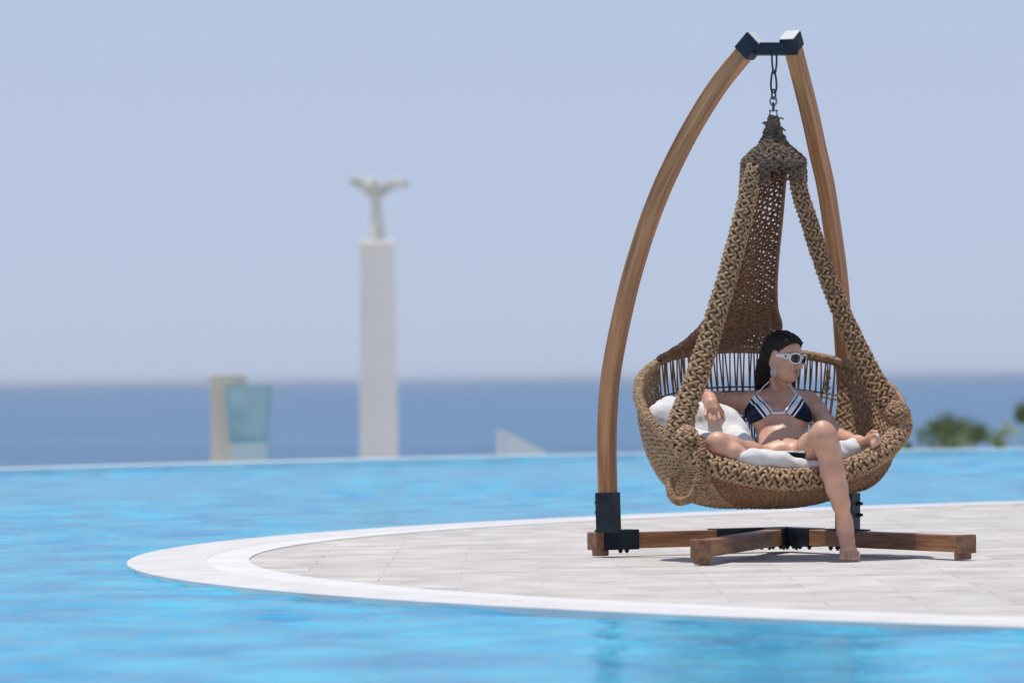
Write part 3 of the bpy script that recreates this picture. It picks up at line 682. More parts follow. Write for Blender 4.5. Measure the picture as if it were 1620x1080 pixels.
# rim: core hoop
th = np.linspace(0, 2*PI, 160, endpoint=False); link('rim_hoop', Acc().tube(rim(th), .0125, 10, True).mesh(), 'cane', chair, True)
def roll(Cf, r, rows, cols, rk, lift, m, name, slant=.35, flat=1., tw=0., nrm=None, core=0, fold=1.25):
    """knotted cover round a centreline Cf(t)"""
    P_ = Cf; L = np.linspace(0, 1, len(P_))
    T = np.gradient(P_, axis=0); T /= np.linalg.norm(T, axis=1)[:, None]
    X_ = np.empty_like(P_); x = np.array(nrm if nrm is not None else (0, 0, 1.))
    for i in range(len(P_)):
        x = x-T[i]*(x @ T[i]); x /= np.linalg.norm(x); X_[i] = x
    Y_ = np.cross(T, X_)
    rad = np.broadcast_to(np.asarray(r, float), (len(P_),))
    def S(u, v):                                                 # u around 0..2pi, v along 0..1
        f_ = lambda Aq: np.stack([np.interp(v, L, Aq[:, k_]) for k_ in range(3)], -1)
        rr = np.interp(v, L, rad)
        return f_(P_)+f_(X_)*(rr*np.cos(u+tw*v))[..., None]*flat+f_(Y_)*(rr*np.sin(u+tw*v))[..., None]
    A = Acc(); wu = 2*PI/cols; wv = 1/rows
    p0, du, dv, n_ = frame(S, np.array([0.]), np.array([.5])); sg = 1 if (n_[0] @ (p0[0]-S(np.array([PI]), np.array([.5]))[0])) > 0 else -1
    knots(A, S, np.arange(cols)*wu, (np.arange(rows)+.5)*wv, wu, wv, rk, lift, sg, slant, True, .32, fold=fold)
    if core:
        q = np.linspace(.01, .99, len(P_)); c0 = (S(0*q, q)+S(0*q+PI, q))/2; B = Acc()
        an = np.linspace(0, 2*PI, 10, endpoint=False); V = np.concatenate([c0+(S(0*q+a_, q)-c0)*core for a_ in an]).reshape(10, len(q), 3).transpose(1, 0, 2).reshape(-1, 3)
        i = np.arange(len(q)-1)[:, None]; j = np.arange(10)[None]
        B.add(V, np.stack([i*10+j, i*10+(j+1) % 10, (i+1)*10+(j+1) % 10, (i+1)*10+j], -1).reshape(-1, 4)); link(name+'_shade_core', B.mesh(), 'rope_brown', chair, True)  # added inner tube, darker so gaps between knots look shaded
    else:
        for k_ in range(cols): cords(A, S, [(k_+.5)*wu], 0, 1, rk*.7, rows, 1, -sg*rk*.3)
    link(name, A.mesh(), m, chair, True, 'stuff')
    return S
th = np.linspace(D(148), D(232), 60); P_ = rim(th); roll(P_, .0165, 62, 6, .0050, .0035, 'rope_pale', 'rim_wrap', .12)
th = np.linspace(D(226), D(356), 90); P_ = rim(th); P_[:, 2] -= .006; rr = .034*np.clip(np.minimum((th-D(222))/.2, (D(360)-th)/.25), .5, 1)
roll(P_, rr, 66, 11, .0068, .0095, 'rope_pale', 'rim_braid', .42, core=.80, fold=1.15)
th = np.linspace(D(82), D(44), 40); P_ = rim(th); roll(P_, .0150, 50, 6, .0046, .002, 'rope', 'rim_wrap', .06)
th = np.linspace(D(146), D(82), 40); P_ = rim(th); P_[:, 2] += .010; roll(P_, .0135, 40, 6, .0046, .002, 'rope', 'rim_wrap', .2)
# straps
LS = [(1196, 262, 22.80), (1186, 300, 22.80), (1175, 345, 22.79), (1163, 392, 22.78), (1150, 440, 22.76), (1135, 490, 22.73), (1119, 545, 22.70), (1104, 592, 22.66), (1088, 635, 22.61), (1078, 668, 22.58), (1074, 700, 22.57)]
P_ = smooth_path([W(*q) for q in LS], 80); L_ = np.linspace(0, 1, 80)
roll(P_, np.interp(L_, [0, .1, .5, .85, 1], [.030, .032, .036, .044, .058]), 66, 11, .0056, .0085, 'rope_pale', 'strap', .46, .55, nrm=(.3, -1, 0), core=.80, fold=1.12)
RS = [(1258, 262, 22.84), (1265, 302, 22.84), (1280, 350, 22.84), (1296, 400, 22.84), (1314, 450, 22.84), (1334, 500, 22.84), (1356, 548, 22.83), (1377, 592, 22.82), (1400, 632, 22.80), (1420, 662, 22.78)]
P_ = smooth_path([W(*q) for q in RS], 80)
roll(P_, np.interp(L_, [0, .1, .5, .85, 1], [.026, .028, .032, .042, .036]), 60, 11, .0054, .0085, 'rope', 'strap', .46, .55, nrm=(.3, -1, 0), core=.80, fold=1.12)
# knot mass where the straps meet the rim
def lump(c, r, m, n_=9):
    c = np.array(c); r = np.array(r)
    def S(u, v):
        v = v*PI; return c+np.stack([r[0]*np.sin(v)*np.cos(u), r[1]*np.sin(v)*np.sin(u), r[2]*np.cos(v)], -1)
    A = Acc(); p0, du, dv, nn = frame(S, np.array([0.]), np.array([.5])); sg = 1 if nn[0][0] > 0 else -1
    cols = 16; wu = 2*PI/cols; knots(A, S, np.arange(cols)*wu, np.linspace(.08, .92, n_), wu, .85/n_, .0075, .008, sg, .4, True, .3)
    A.tube([c-r*[0, 0, .8], c, c+r*[0, 0, .8]], r.min()*.9, 8)
    link('strap_knot', A.mesh(), m, chair, True, 'stuff')
lump(W(1420, 655, 22.76), (.042, .045, .045), 'rope'); lump(W(1085, 700, 22.55), (.052, .04, .06), 'rope_pale')
# webbing flap filling between the right strap and the basket wall
def coons(B0, B1, L0, L1, bulge):
    B0, B1, L0, L1 = [np.asarray(q) for q in (B0, B1, L0, L1)]
    def ev(C, t): 
        k_ = np.linspace(0, 1, len(C)); return np.stack([np.interp(t, k_, C[:, i]) for i in range(3)], -1)
    def S(u, v):
        U = u[..., None]; V_ = v[..., None]
        a = (1-V_)*ev(B0, u)+V_*ev(B1, u)+(1-U)*ev(L0, v)+U*ev(L1, v)
        c = (1-U)*(1-V_)*B0[0]+U*(1-V_)*B0[-1]+(1-U)*V_*B1[0]+U*V_*B1[-1]
        return a-c+np.array(bulge)*(4*U*(1-U)*np.sin(PI*np.clip(V_, 0, 1)))
    return S
def panel(name, S, cols, rows, rk, lift, m, both=True, sign=1, cord=.0045):
    A = Acc(); wu = 1/cols; wv = 1/rows
    for sg in ((1, -1) if both else (sign,)): knots(A, S, (np.arange(cols)+.5)*wu, (np.arange(rows)+.5)*wv, wu, wv, rk, lift, sg, .42, True)
    cords(A, S, (np.arange(cols-1)+1)[3:]*wu, .0, 1, cord, rows)
    cords(A, S, [.01, .99], .0, 1, .008, rows)
    link(name, A.mesh(), m, chair, True, 'stuff')
# back panel
bot = rim(np.linspace(D(148), D(84), 40)); bot[:, 2] += .02
top = []
for a in np.linspace(D(200), D(60), 20): c = W(1224, 258, 22.9); top.append((c.x+.125*math.cos(a), 22.9+.125*math.sin(a), c.z))
left = smooth_path([top[0]]+[W(*q) for q in ((1172, 330, 22.84), (1157, 400, 22.87), (1142, 455, 22.92), (1122, 500, 23.0), (1085, 540, 23.08))]+[bot[0]], 60)
right = smooth_path([top[-1]]+[W(*q) for q in ((1242, 292, 23.03), (1237, 350, 23.08), (1232, 400, 23.13), (1229, 445, 23.18), (1230, 487, 23.24), (1237, 515, 23.30))]+[bot[-1]], 60)
S = coons(top, bot, left, right, (0, .06, 0)); panel('back_panel', S, 14, 54, .0062, .0070, 'rope_brown', cord=.0048)
# crown cone and hoop
cc = W(1224, 258, 22.9); cz = W(1224, 186, 22.9).z
zs = [0, .2, .4, .6, .8, .93, 1]; rs = [.013, .023, .034, .052, .094, .120, .124]
def S(u, v):
    r = np.interp(v, zs, rs); return np.stack([cc.x+r*np.cos(u), 22.9+r*np.sin(u), cz+(cc.z-cz)*v], -1)
A = Acc(); sg = -1 if frame(S, np.array([0.]), np.array([.9]))[3][0][0] < 0 else 1
for v in np.arange(.02, 1.0, .075):
    cols = max(6, int(2*PI*np.interp(v, zs, rs)/.019)); wu = 2*PI/cols; knots(A, S, np.arange(cols)*wu+v*3, [v], wu, .075, .0082, .008, sg, .35, True, .3)
cords(A, S, np.arange(26)*2*PI/26, 0, 1, .0068, 20)
for k_ in range(6):
    u = random.uniform(0, 6.28); v = random.uniform(.05, .35); p0, du, dv, nn = frame(S, np.array([u, u+.2, u+.3]), np.array([v, v-.03, v+.02])); A.tube(p0+nn*sg*np.array([[0], [.02], [.028]])*random.uniform(.6, 1.2), .0035, 5)
link('crown', A.mesh(), 'rope_old', chair, True, 'stuff')
def S2(u, v):
    return np.stack([cc.x+.124*np.cos(u), 22.9+.124*np.sin(u), cc.z-v*.16], -1)
A = Acc(); cols = 38; wu = 2*PI/cols
knots(A, S2, np.arange(cols)*wu, [.05, .21], wu, .14, .0078, .008, sg, .3, True, .2)
for u0, u1, vm in ((D(140), D(262), .62), (D(296), D(395), .50)):      # skirt above each strap
    us = np.arange(u0, u1, wu); knots(A, S2, us, np.arange(.3, vm, .16), wu, .14, .0078, .008, sg, .35, True, .2); cords(A, S2, us+wu/2, 0, vm, .0065, 8)
A.tube(S2(np.arange(40)*2*PI/40, np.full(40, .08)), .008, 8, True)
link('hoop_band', A.mesh(), 'rope_old', chair, True, 'stuff')
# carrying loops
hp = smooth_path([W(*q) for q in ((1108, 690, 22.50), (1110, 725, 22.47), (1106, 760, 22.48), (1096, 783, 22.50), (1080, 792, 22.52), (1066, 788, 22.54), (1060, 770, 22.56), (1070, 748, 22.57))], 50)
roll(hp, .0135, 46, 6, .0048, .0025, 'rope', 'handle_loop', .1)
hp = smooth_path([W(*q) for q in ((1404, 692, 22.85), (1403, 722, 22.86), (1390, 746, 22.88), (1372, 762, 22.90), (1350, 768, 22.92), (1330, 760, 22.94))], 50)
roll(hp, .021, 46, 8, .0056, .003, 'rope_brown', 'handle_loop', .1)

# ================================================================== CUSHIONS
def wrinkle(f, amp, sc_, seed):
    nx = f.n; ax = [f.lo[i]+np.arange(nx[i])*f.h for i in range(3)]
    G = np.stack(np.meshgrid(*ax, indexing='ij'), -1); r_ = np.random.default_rng(seed); Z_ = np.zeros(nx)
    for q in range(9):
        k_ = r_.normal(0, 1, 3)*sc_; k2 = r_.normal(0, 1, 3)*sc_*.4
        s_ = np.sin(G @ k_+r_.uniform(0, 6)+1.5*np.sin(G @ k2)); Z_ += (1-np.abs(s_))**2
    f.F += ((Z_/9-.3)*amp).astype(np.float32)
cush = empty('seat_cushion', (BC.x, 22.85, .3), 'white crumpled seat cushion lining the basket, its front edge spilling over the braided rim', 'cushion')
f = Field((BC.x-.47, 22.42, .22), (BC.x+.47, 23.3, .66), .007)
tl = Matrix.Rotation(math.atan(.28), 3, 'X')
f.ell((BC.x+0.01, 22.87, .37), (.40, .33, .065), .04, tl)
f.cap(W(1158, 731, 22.53), W(1192, 725, 22.50), .018, .034, .03); f.cap(W(1192, 725, 22.50), W(1238, 727, 22.50), .034, .030, .03); f.cap(W(1238, 730, 22.50), W(1296, 737, 22.50), .024, .022, .03)
f.cap(W(1325, 716, 22.60), W(1355, 708, 22.68), .040, .036, .03); f.cap(W(1355, 708, 22.68), W(1374, 706, 22.74), .034, .022, .03)
wrinkle(f, .030, 26, 5); wrinkle(f, .008, 55, 15); V, F = f.surface(); link('cushion', mesh_np(relax(V, F, 6), F), 'cloth', cush, True)
pil = empty('pillow', (W(1110, 690, 22.9).x, 22.9, .42), 'white soft pillow propped under her arm at the left of the basket', 'pillow')
f = Field((BC.x-.54, 22.55, .34), (BC.x+.0, 23.25, .74), .007)
rt = Matrix.Rotation(D(-28), 3, 'X') @ Matrix.Rotation(D(9), 3, 'Y')
f.ell(W(1110, 690, 22.88), (.20, .07, .16), .03, rt); f.ell(W(1062, 672, 22.86), (.100, .09, .105), .08); f.cap(W(1165, 700, 22.8), W(1180, 712, 22.75), .055, .045, .05)
f.cap(W(1100, 700, 22.72), W(1160, 712, 22.66), .05, .05, .05)
wrinkle(f, .028, 20, 8); wrinkle(f, .008, 50, 18); V, F = f.surface(); link('cushion', mesh_np(relax(V, F, 6), F), 'cloth', pil, True)

# ================================================================== THE WOMAN
wom = empty('person', W(1343, 886, 22.40), 'woman in navy striped bikini and white sunglasses reclining in the basket, one foot down', 'person')
f = Field((W(1100, 600, 22.6).x, 22.22, -.006), (W(1402, 600, 22.6).x, 23.36, .93), .0032)
HS = .82
yaw = D(50); fw = Vector((math.sin(yaw), -math.cos(yaw), -.10)).normalized(); upv = Vector((0, 0, 1)); lf = upv.cross(fw)*1
lf = fw.cross(upv).normalized()*-1; upv = -fw.cross(lf).normalized()
if upv.z < 0: upv = -upv
tilt = Matrix.Rotation(D(9), 3, 'Y'); fw = tilt @ fw; lf = tilt @ lf; upv = tilt @ upv
HC = W(1240, 565.5, 23.01)
def H(a, b_, c): return HC+(fw*a+lf*b_+upv*c)*HS
HR = Matrix((fw, lf, upv)).transposed()
hell = lambda c, r, k, **kw: f.ell(H(*c), tuple(q*HS for q in r), k, HR, **kw)
# torso
sp = [W(1240, 715, 22.74), W(1236, 692, 22.80), W(1233, 665, 22.90), W(1233, 645, 22.97)]
tr = Matrix.Rotation(D(-33), 3, 'X')
f.ell(W(1242, 724, 22.77), (.122, .090, .072), .03, tr)
f.ell(W(1238, 698, 22.84), (.097, .068, .09), .05, tr)
f.ell(W(1234, 671, 22.93), (.104, .078, .10), .05, tr)
f.ell(W(1233, 647, 23.02), (.122, .080, .08), .05, tr)
f.cap(W(1190, 636, 23.05), W(1279, 637, 23.05), .044, .044, .05)
for x in (1206, 1259): f.ell(W(x, 658, 22.90), (.058, .056, .050), .022)
f.cap(W(1233, 632, 23.07), W(1236, 598, 23.06), .046, .041, .035)                 # neck
f.cap(W(1222, 600, 23.02), W(1233, 630, 22.995), .012, .010, .014)               # neck tendon
f.cap(W(1202, 630, 22.98), W(1228, 635, 22.965), .010, .008, .016); f.cap(W(1270, 631, 22.98), W(1240, 635, 22.965), .010, .008, .016)
# head
hell((-.012, 0, .030), (.092, .072, .086), .02); hell((.032, 0, -.016), (.058, .058, .082), .03); hell((.043, 0, -.062), (.044, .043, .034), .025)
f.cap(H(.080, 0, -.088), H(.074, 0, -.090), .016*HS, .015*HS, .02)
f.cap(H(.086, 0, .014), H(.117, 0, -.022), .008*HS, .0105*HS, .008); f.cap(H(.104, .011, -.026), H(.104, -.011, -.026), .008*HS, .008*HS, .006)
for y in (-1, 1):
    f.ell(H(.058, y*.036, -.018), (.024,)*3, .02); hell((-.008, y*.073, -.004), (.018, .007, .031), .006)
    f.cap(H(-.005, y*.058, -.045), H(.055, y*.030, -.085), .018*HS, .016*HS, .03)
hell((.092, 0, -.049), (.012, .021, .0062), .004); hell((.090, 0, -.060), (.012, .019, .0072), .004)
hell((.108, 0, -.0545), (.010, .022, .0016), .003, sub=True)
# legs
def ctr3(px_, py_, d): return tuple(W(px_, py_, d))
f.chain([(ctr3(1274, 726, 22.74), .062), (ctr3(1286, 708, 22.58), .058), (ctr3(1299, 690, 22.40), .045), (ctr3(1302, 690, 22.36), .043)], .03)
f.ell(W(1301, 684, 22.355), (.039, .034, .047), .03)
f.chain([(ctr3(1305, 690, 22.365), .044), (ctr3(1311, 712, 22.375), .0445), (ctr3(1317, 745, 22.385), .0450), (ctr3(1324, 772, 22.40), .0395), (ctr3(1330, 795, 22.415), .0325), (ctr3(1336, 824, 22.45), .0275), (ctr3(1338, 838, 22.46), .0275)], .025)
f.ell(W(1334, 842, 22.50), (.027, .030, .032), .02)                              # heel
f.ell(W(1328, 834, 22.46), (.010, .012, .012), .015)                             # ankle bone
f.chain([(ctr3(1338, 838, 22.455), .029), (ctr3(1340, 856, 22.435), .027), (ctr3(1342, 866, 22.415), .025)], .02)
f.cap(W(1335, 872, 22.405), W(1350, 872, 22.415), .018, .017, .018)
toes = [(1333, .0125, .0), (1341.5, .0082, -.004), (1347.5, .0078, -.002), (1353, .0074, .004), (1358, .0070, .012)]
for x, r, dy in toes:
    a = W(x+.5, 874, 22.395+dy); b_ = W(x, 886, 22.355+dy); b_.z = r*.95; f.cap(a, b_, r*1.05, r, .002)
f.chain([(ctr3(1215, 736, 22.74), .070), (ctr3(1185, 722, 22.65), .056), (ctr3(1155, 708, 22.57), .045), (ctr3(1138, 701, 22.53), .043)], .03)
f.ell(W(1134, 700, 22.525), (.042, .036, .040), .02)
f.chain([(ctr3(1137, 706, 22.525), .036), (ctr3(1160, 715, 22.52), .034), (ctr3(1190, 730, 22.55), .032), (ctr3(1222, 740, 22.62), .026)], .014)
f.chain([(ctr3(1222, 740, 22.62), .027), (ctr3(1240, 744, 22.65), .022), (ctr3(1258, 748, 22.65), .016)], .02)
# her right arm (picture left)
f.chain([(ctr3(1187, 640, 23.05), .046), (ctr3(1165, 637, 23.08), .040), (ctr3(1132, 634, 23.10), .034), (ctr3(1113, 630, 23.08), .031)], .025)
f.chain([(ctr3(1113, 630, 23.08), .031), (ctr3(1115, 628, 23.0), .030), (ctr3(1122, 629, 22.86), .021), (ctr3(1124, 632, 22.84), .020)], .02)
f.chain([(ctr3(1124, 630, 22.84), .0215), (ctr3(1124.5, 638, 22.805), .020)], .015)
f.cap(W(1119, 645, 22.80), W(1120, 636, 22.815), .0125, .015, .014); f.cap(W(1132, 646, 22.79), W(1129, 636, 22.81), .0135, .016, .014); f.cap(W(1125.5, 646, 22.79), W(1125, 636, 22.81), .014, .016, .014)
FK = .88; FG = [((1117, 648), (1116, 657), (1117.5, 665), .0072), ((1123, 650), (1124, 663), (1127.5, 673), .0080), ((1129, 650), (1131, 665), (1133.5, 678.5), .0084), ((1135, 649), (1138.5, 662), (1140, 674.5), .0080)]
for a, b_, c, r in FG:
    r *= FK; f.cap(W(*a, 22.79), W(*b_, 22.770), r*1.12, r*1.04, .004); f.cap(W(*b_, 22.770), W(*c, 22.785), r*1.04, r*.85, .003)
f.cap(W(1134, 640, 22.83), W(1142, 652, 22.85), .011, .0095, .01); f.cap(W(1142, 652, 22.85), W(1144, 661, 22.85), .0095, .008, .005)
# her left arm (picture right)
f.chain([(ctr3(1281, 641, 23.04), .045), (ctr3(1291, 649, 22.99), .039), (ctr3(1306, 668, 22.90), .034), (ctr3(1322, 684, 22.80), .029)], .025)
f.chain([(ctr3(1322, 684, 22.80), .029), (ctr3(1340, 694, 22.74), .027), (ctr3(1358, 698, 22.67), .021), (ctr3(1368, 698, 22.63), .0175)], .02)
f.cap(W(1368, 699, 22.63), W(1379, 693, 22.60), .017, .019, .012)
for k_, (a, b_, c) in enumerate((((1381, 689), (1388, 688), (1391, 695)), ((1382, 692), (1389, 693), (1390, 700)), ((1381, 696), (1386, 698), (1386, 704)), ((1379, 699), (1382, 702), (1381, 707)))):
    f.cap(W(*a, 22.59), W(*b_, 22.565), .0086, .0082, .006); f.cap(W(*b_, 22.565), W(*c, 22.56), .0082, .0070, .004)
f.cap(W(1374, 689, 22.61), W(1380, 683, 22.595), .010, .009, .008); f.cap(W(1380, 683, 22.595), W(1387, 683, 22.58), .009, .0075, .005)
f.ell(W(1236.5, 697, 22.74), (.006, .012, .007), .010, sub=True)                   # navel
V, F = f.surface(); V = relax(V, F, 2, .5)
me = mesh_np(V, F); body = link('body', me, ['skin', 'lips', 'nail'], wom, True)
lc = np.array(H(.096, 0, -.0545)); ctrs = V[F].mean(1); L1 = np.array((ctrs-lc) @ np.array(HR))
inl = ((L1[:, 0]/(.018*HS))**2+(L1[:, 1]/(.0215*HS))**2+(L1[:, 2]/(.0115*HS))**2) < 1
mi = np.where(inl, 1, 0).astype(np.int32); me.polygons.foreach_set('material_index', mi); me.update()
me.calc_loop_triangles()
VN = np.empty(len(V)*3, np.float32); me.vertices.foreach_get('normal', VN); VN = VN.reshape(-1, 3)
def garment(name, px_poly, d, ymax, mats, stripes=None, off=.0035, ref=None, parent=None, box=None):
    """patch of cloth lying on the body, trimmed to an outline; stripes = (p, q, [(dist, material)...])"""
    P_ = [W(x, y, d) for x, y in px_poly]; xs = [p_.x for p_ in P_]; zs_ = [p_.z for p_ in P_]
    ok = (V[:, 0] > min(xs)-.02) & (V[:, 0] < max(xs)+.02) & (V[:, 2] > min(zs_)-.02) & (V[:, 2] < max(zs_)+.02) & (V[:, 1] < ymax) & (VN[:, 1] < .35)
    if box: ok &= (V[:, 1] > box)
    ff = F[ok[F].all(1)]; u_, inv = np.unique(ff, return_inverse=True)
    me2 = mesh_np(V[u_]+VN[u_]*off, inv.reshape(ff.shape)); bm = bmesh.new(); bm.from_mesh(me2)
    c = sum(P_, Vector())/len(P_); n_ = len(P_)
    for i in range(n_):
        a, b_ = P_[i], P_[(i+1) % n_]; e = b_-a; nn = Vector((e.z, 0, -e.x)).normalized()
        if nn.dot(c-a) > 0: nn = -nn
        bmesh.ops.bisect_plane(bm, geom=bm.verts[:]+bm.edges[:]+bm.faces[:], plane_co=a, plane_no=nn, clear_outer=True)
    if stripes:
        a, b_ = W(*stripes[0], d), W(*stripes[1], d); e = b_-a; nn = Vector((e.z, 0, -e.x)).normalized()
        if nn.dot(c-a) < 0: nn = -nn
        for dist, _ in stripes[2][1:]: bmesh.ops.bisect_plane(bm, geom=bm.verts[:]+bm.edges[:]+bm.faces[:], plane_co=a+nn*dist, plane_no=nn)
        for fc in bm.faces:
            q = nn.dot(fc.calc_center_median()-a); k_ = 0
            for dist, mm in stripes[2]:
                if q > dist: k_ = mm
            fc.material_index = k_
    me3 = bpy.data.meshes.new('m'); bm.to_mesh(me3); bm.free()
    o = link(name, me3, mats, parent or wom, True); md = o.modifiers.new('s', 'SOLIDIFY'); md.thickness = .0025; md.offset = 1; md.use_quality_normals = True
    return o
px = SC*1.0
STR = [(-1, 0), (.0075, 1), (.0125, 0), (.0300, 1), (.0385, 0), (.0450, 1)]
cupL = [(1195, 624), (1200, 623), (1221, 650), (1220, 656), (1204, 663), (1188, 674), (1181, 664), (1180, 648)]
cupR = [(1266, 624), (1261, 623), (1240, 650), (1241, 656), (1260, 662), (1279, 673), (1285, 662), (1282, 646)]
top_ = garment('bikini_top', cupL, 22.9, 23.05, ['white_fabric', 'navy'], ((1199, 621), (1222, 651), STR))
garment('bikini_top', cupR, 22.9, 23.05, ['white_fabric', 'navy'], ((1262, 621), (1239, 651), STR), box=22.66)
def surf_y(px_, py_, d0=22.9, off=.004):                          # put a point on the body's camera side
    q = W(px_, py_, d0); k_ = np.argsort((V[:, 0]-q.x)**2+(V[:, 2]-q.z)**2+np.where(VN[:, 1] < 0, 0, 1))[:12]
    yy = V[k_, 1].min(); return Vector((q.x, yy-off, q.z))
def strapline(name, pts, r, m, parent=wom):
    P_ = smooth_path([surf_y(*q) for q in pts], 24); link(name, Acc().tube(P_, r, 6).mesh(), m, parent, True)
strapline('bikini_strap', [(1197, 625), (1203, 619), (1211, 611), (1219, 603)], .0026, 'white_fabric'); strapline('bikini_strap', [(1264, 625), (1258, 619), (1253, 612), (1250, 607)], .0026, 'white_fabric')
strapline('bikini_strap', [(1219, 652), (1226, 653), (1234, 653), (1242, 652)], .0052, 'white_fabric')
garment('bikini_bottom', [(1205, 714), (1270, 712), (1266, 740), (1230, 742), (1205, 735)], 22.74, 22.86, ['white_fabric', 'navy'], ((1205, 714), (1270, 712), [(-1, 0), (.006, 1)]), box=22.5)
# hair
f2 = Field(tuple(HC-Vector((.20, .17, .24))), tuple(HC+Vector((.16, .22, .16))), .0036)
f2.ell(H(-.030, 0, .036), tuple(q*HS for q in (.092, .080, .092)), .02, HR); f2.ell(H(.012, 0, .062), tuple(q*HS for q in (.074, .068, .060)), .02, HR)
f2.cap(H(-.03, .066, .03), H(-.045, .06, -.06), .024, .022, .03)
f2.chain([(tuple(W(1219, 560, 23.08)), .040), (tuple(W(1214, 582, 23.12)), .038), (tuple(W(1209, 602, 23.14)), .032), (tuple(W(1205, 620, 23.15)), .022)], .03)
f2.chain([(tuple(W(1238, 570, 23.13)), .05), (tuple(W(1238, 600, 23.16)), .042), (tuple(W(1246, 616, 23.14)), .028)], .03)
f2.cap(W(1254, 600, 23.10), W(1254, 617, 23.09), .014, .010, .02)
f2.ell(H(-.006, -.078, -.008), tuple(q*HS for q in (.022, .022, .034)), .008, HR, sub=True)     # leave the ear free
f2.ell(H(.078, 0, .000), tuple(q*HS for q in (.070, .100, .088)), .010, HR, sub=True)          # and the face
V2, F2 = f2.surface()
nz_ = np.array([noise.noise(Vector((v[0]*150, v[1]*150, v[2]*40))) for v in V2]); V2 = relax(V2, F2, 2)
c0 = np.array(H(-.03, 0, .0)); dv_ = V2-c0; dv_ /= np.linalg.norm(dv_, axis=1)[:, None]; V2 = V2+dv_*(nz_*.006)[:, None]
hair = link('hair', mesh_np(V2, F2), 'hair', wom, True)
A = Acc()
for k_ in range(160):
    x0 = random.uniform(1204, 1222); x1 = x0-random.uniform(4, 12)+2; d0 = random.uniform(23.06, 23.12)
    A.tube(smooth_path([W(x0, 560, d0), W(x0-4, 580, d0+.02), W(x1+2, 600, d0+.03), W(x1, 618+random.uniform(-6, 4), d0+.04)], 9), .0008, 4)
up_dir = np.array(upv); flow = -np.array(fw)*.9
me_h = hair.data; HN = np.empty(len(V2)*3, np.float32); me_h.vertices.foreach_get('normal', HN); HN = HN.reshape(-1, 3)
okv = np.nonzero((V2[:, 2] > HC.z-.12) & (HN[:, 1] < .6))[0]
for k_ in rng.choice(okv, 420, replace=False):                      # fine strands combed back along the surface
    i_ = int(k_); P_ = []
    for st_ in range(9):
        P_.append(V2[i_]+HN[i_]*.0009); dd = flow+np.array([0, 0, -.35-.9*(V2[i_][2] < HC.z+.02)]); dd -= HN[i_]*(dd @ HN[i_]); dd /= np.linalg.norm(dd)+1e-9
        tgt = V2[i_]+dd*.0085; j_ = int(((V2-tgt)**2).sum(1).argmin())
        if j_ == i_: break
        i_ = j_
    if len(P_) > 4: A.tube(smooth_path(P_, 10), .0008, 4)
link('hair_strands', A.mesh(), 'hair_strand', hair, True, 'stuff')
# sunglasses
sg_ = empty('sunglasses', H(.09, 0, .01), None, None); del_ = sg_; sg_.parent = wom; sg_.location = H(.09, 0, .01)-wom.location
def put(name, me_, m, smooth=True):
    for x in ([m] if isinstance(m, str) else m): me_.materials.append(M[x])
    o = bpy.data.objects.new(name, me_); COL.objects.link(o); o.parent = sg_; o.location = -(sg_.location+wom.location)
    if smooth: me_.shade_smooth()
    return o
def lens_pts(y0_, k_=1., n=28, push=0):
    out = []
    for a in np.arange(n)*2*PI/n:
        ca, sa = math.cos(a), math.sin(a); yy = y0_+math.copysign(abs(ca)**.75, ca)*.0300*k_; zz = .013+math.copysign(abs(sa)**.75, sa)*.0245*k_
        out.append(tuple(H(.104+push-4.2*yy*yy-.6*abs(yy)*0, yy, zz)))
    return np.array(out)
A = Acc()
for y in (-.034, .034): A.tube(lens_pts(y), .0036, 8, True)
A.tube([tuple(H(.106, -.010, .018)), tuple(H(.107, 0, .020)), tuple(H(.106, .010, .018))], .0045, 8)
put('frame', A.mesh(), 'white_plastic')
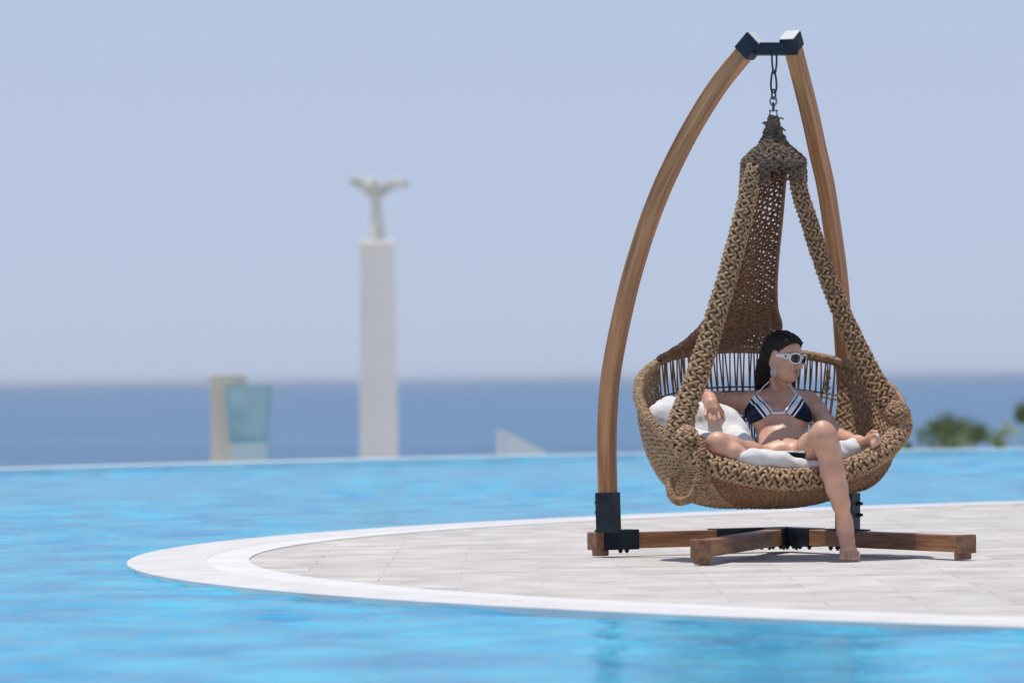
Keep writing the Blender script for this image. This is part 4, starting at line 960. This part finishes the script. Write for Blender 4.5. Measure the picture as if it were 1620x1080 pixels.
for y in (-.034, .034):
    P_ = lens_pts(y, .97, push=.001); c = P_.mean(0)+np.array(fw)*.003; n_ = len(P_)
    V3 = np.vstack([P_, c*.5+P_*.5+np.array(fw)*.001, c[None]]); Fq = [[i, (i+1) % n_, n_+(i+1) % n_, n_+i] for i in range(n_)]
    bm = bmesh.new(); vs = [bm.verts.new(v) for v in V3]
    for q in Fq: bm.faces.new([vs[i] for i in q])
    for i in range(n_): bm.faces.new((vs[n_+i], vs[n_+(i+1) % n_], vs[2*n_]))
    put('lens', bm_mesh(bm), 'lens')
for y in (-1, 1):
    bm = bmesh.new(); secs = []
    for t in np.linspace(0, 1, 8):
        c = H(.082-.092*t, y*(.060+.018*t-.004*t*t), .016-.012*t); hh = (.0135-.009*t)*HS; out_ = lf*y
        secs.append([c+upv*hh+out_*.003, c-upv*hh+out_*.003, c-upv*hh-out_*.001, c+upv*hh-out_*.001])
    add_prism(bm, secs); o = put('temple', bm_mesh(bm), 'white_plastic', False)
    c = H(.062, y*.0652+y*.004, .0135); bm = bmesh.new(); cyl_bm(bm, c, c+lf*y*.002, .0045, 10); put('emblem', bm_mesh(bm), 'lens', False)
# earring: stud, and an openwork oval drop
er = empty('earring', H(0, -.08, -.03), None, None); er.parent = wom; er.location = W(1223.5, 588, 22.93)-wom.location
base = W(1223.5, 588, 22.93); er_off = -(er.location+wom.location)
A = Acc(); a = np.arange(24)*2*PI/24
for k_ in (1, .66, .36): A.tube(np.stack([base.x+.0105*k_*np.cos(a), np.full(24, base.y), base.z+.024*k_*np.sin(a)], 1), .0015, 6, True)
for q in range(8): A.tube([(base.x, base.y, base.z), (base.x+.0105*math.cos(q*PI/4), base.y, base.z+.024*math.sin(q*PI/4))], .0009, 4)
tp = W(1224.5, 575.5, 22.93); A.tube([(base.x, base.y, base.z+.027), tuple(tp)], .0016, 6)
m_ = A.mesh(); m_.materials.append(M['silver']); o = bpy.data.objects.new('drop', m_); COL.objects.link(o); o.parent = er; o.location = er_off
bm = bmesh.new(); bmesh.ops.create_uvsphere(bm, u_segments=10, v_segments=6, radius=.0042)
for v in bm.verts: v.co += tp
m_ = bm_mesh(bm); m_.materials.append(M['silver']); o = bpy.data.objects.new('stud', m_); COL.objects.link(o); o.parent = er; o.location = er_off
ball('finger_ring', W(1388.5, 690, 22.553), (.009, .007, .008), 'silver', wom, 12)
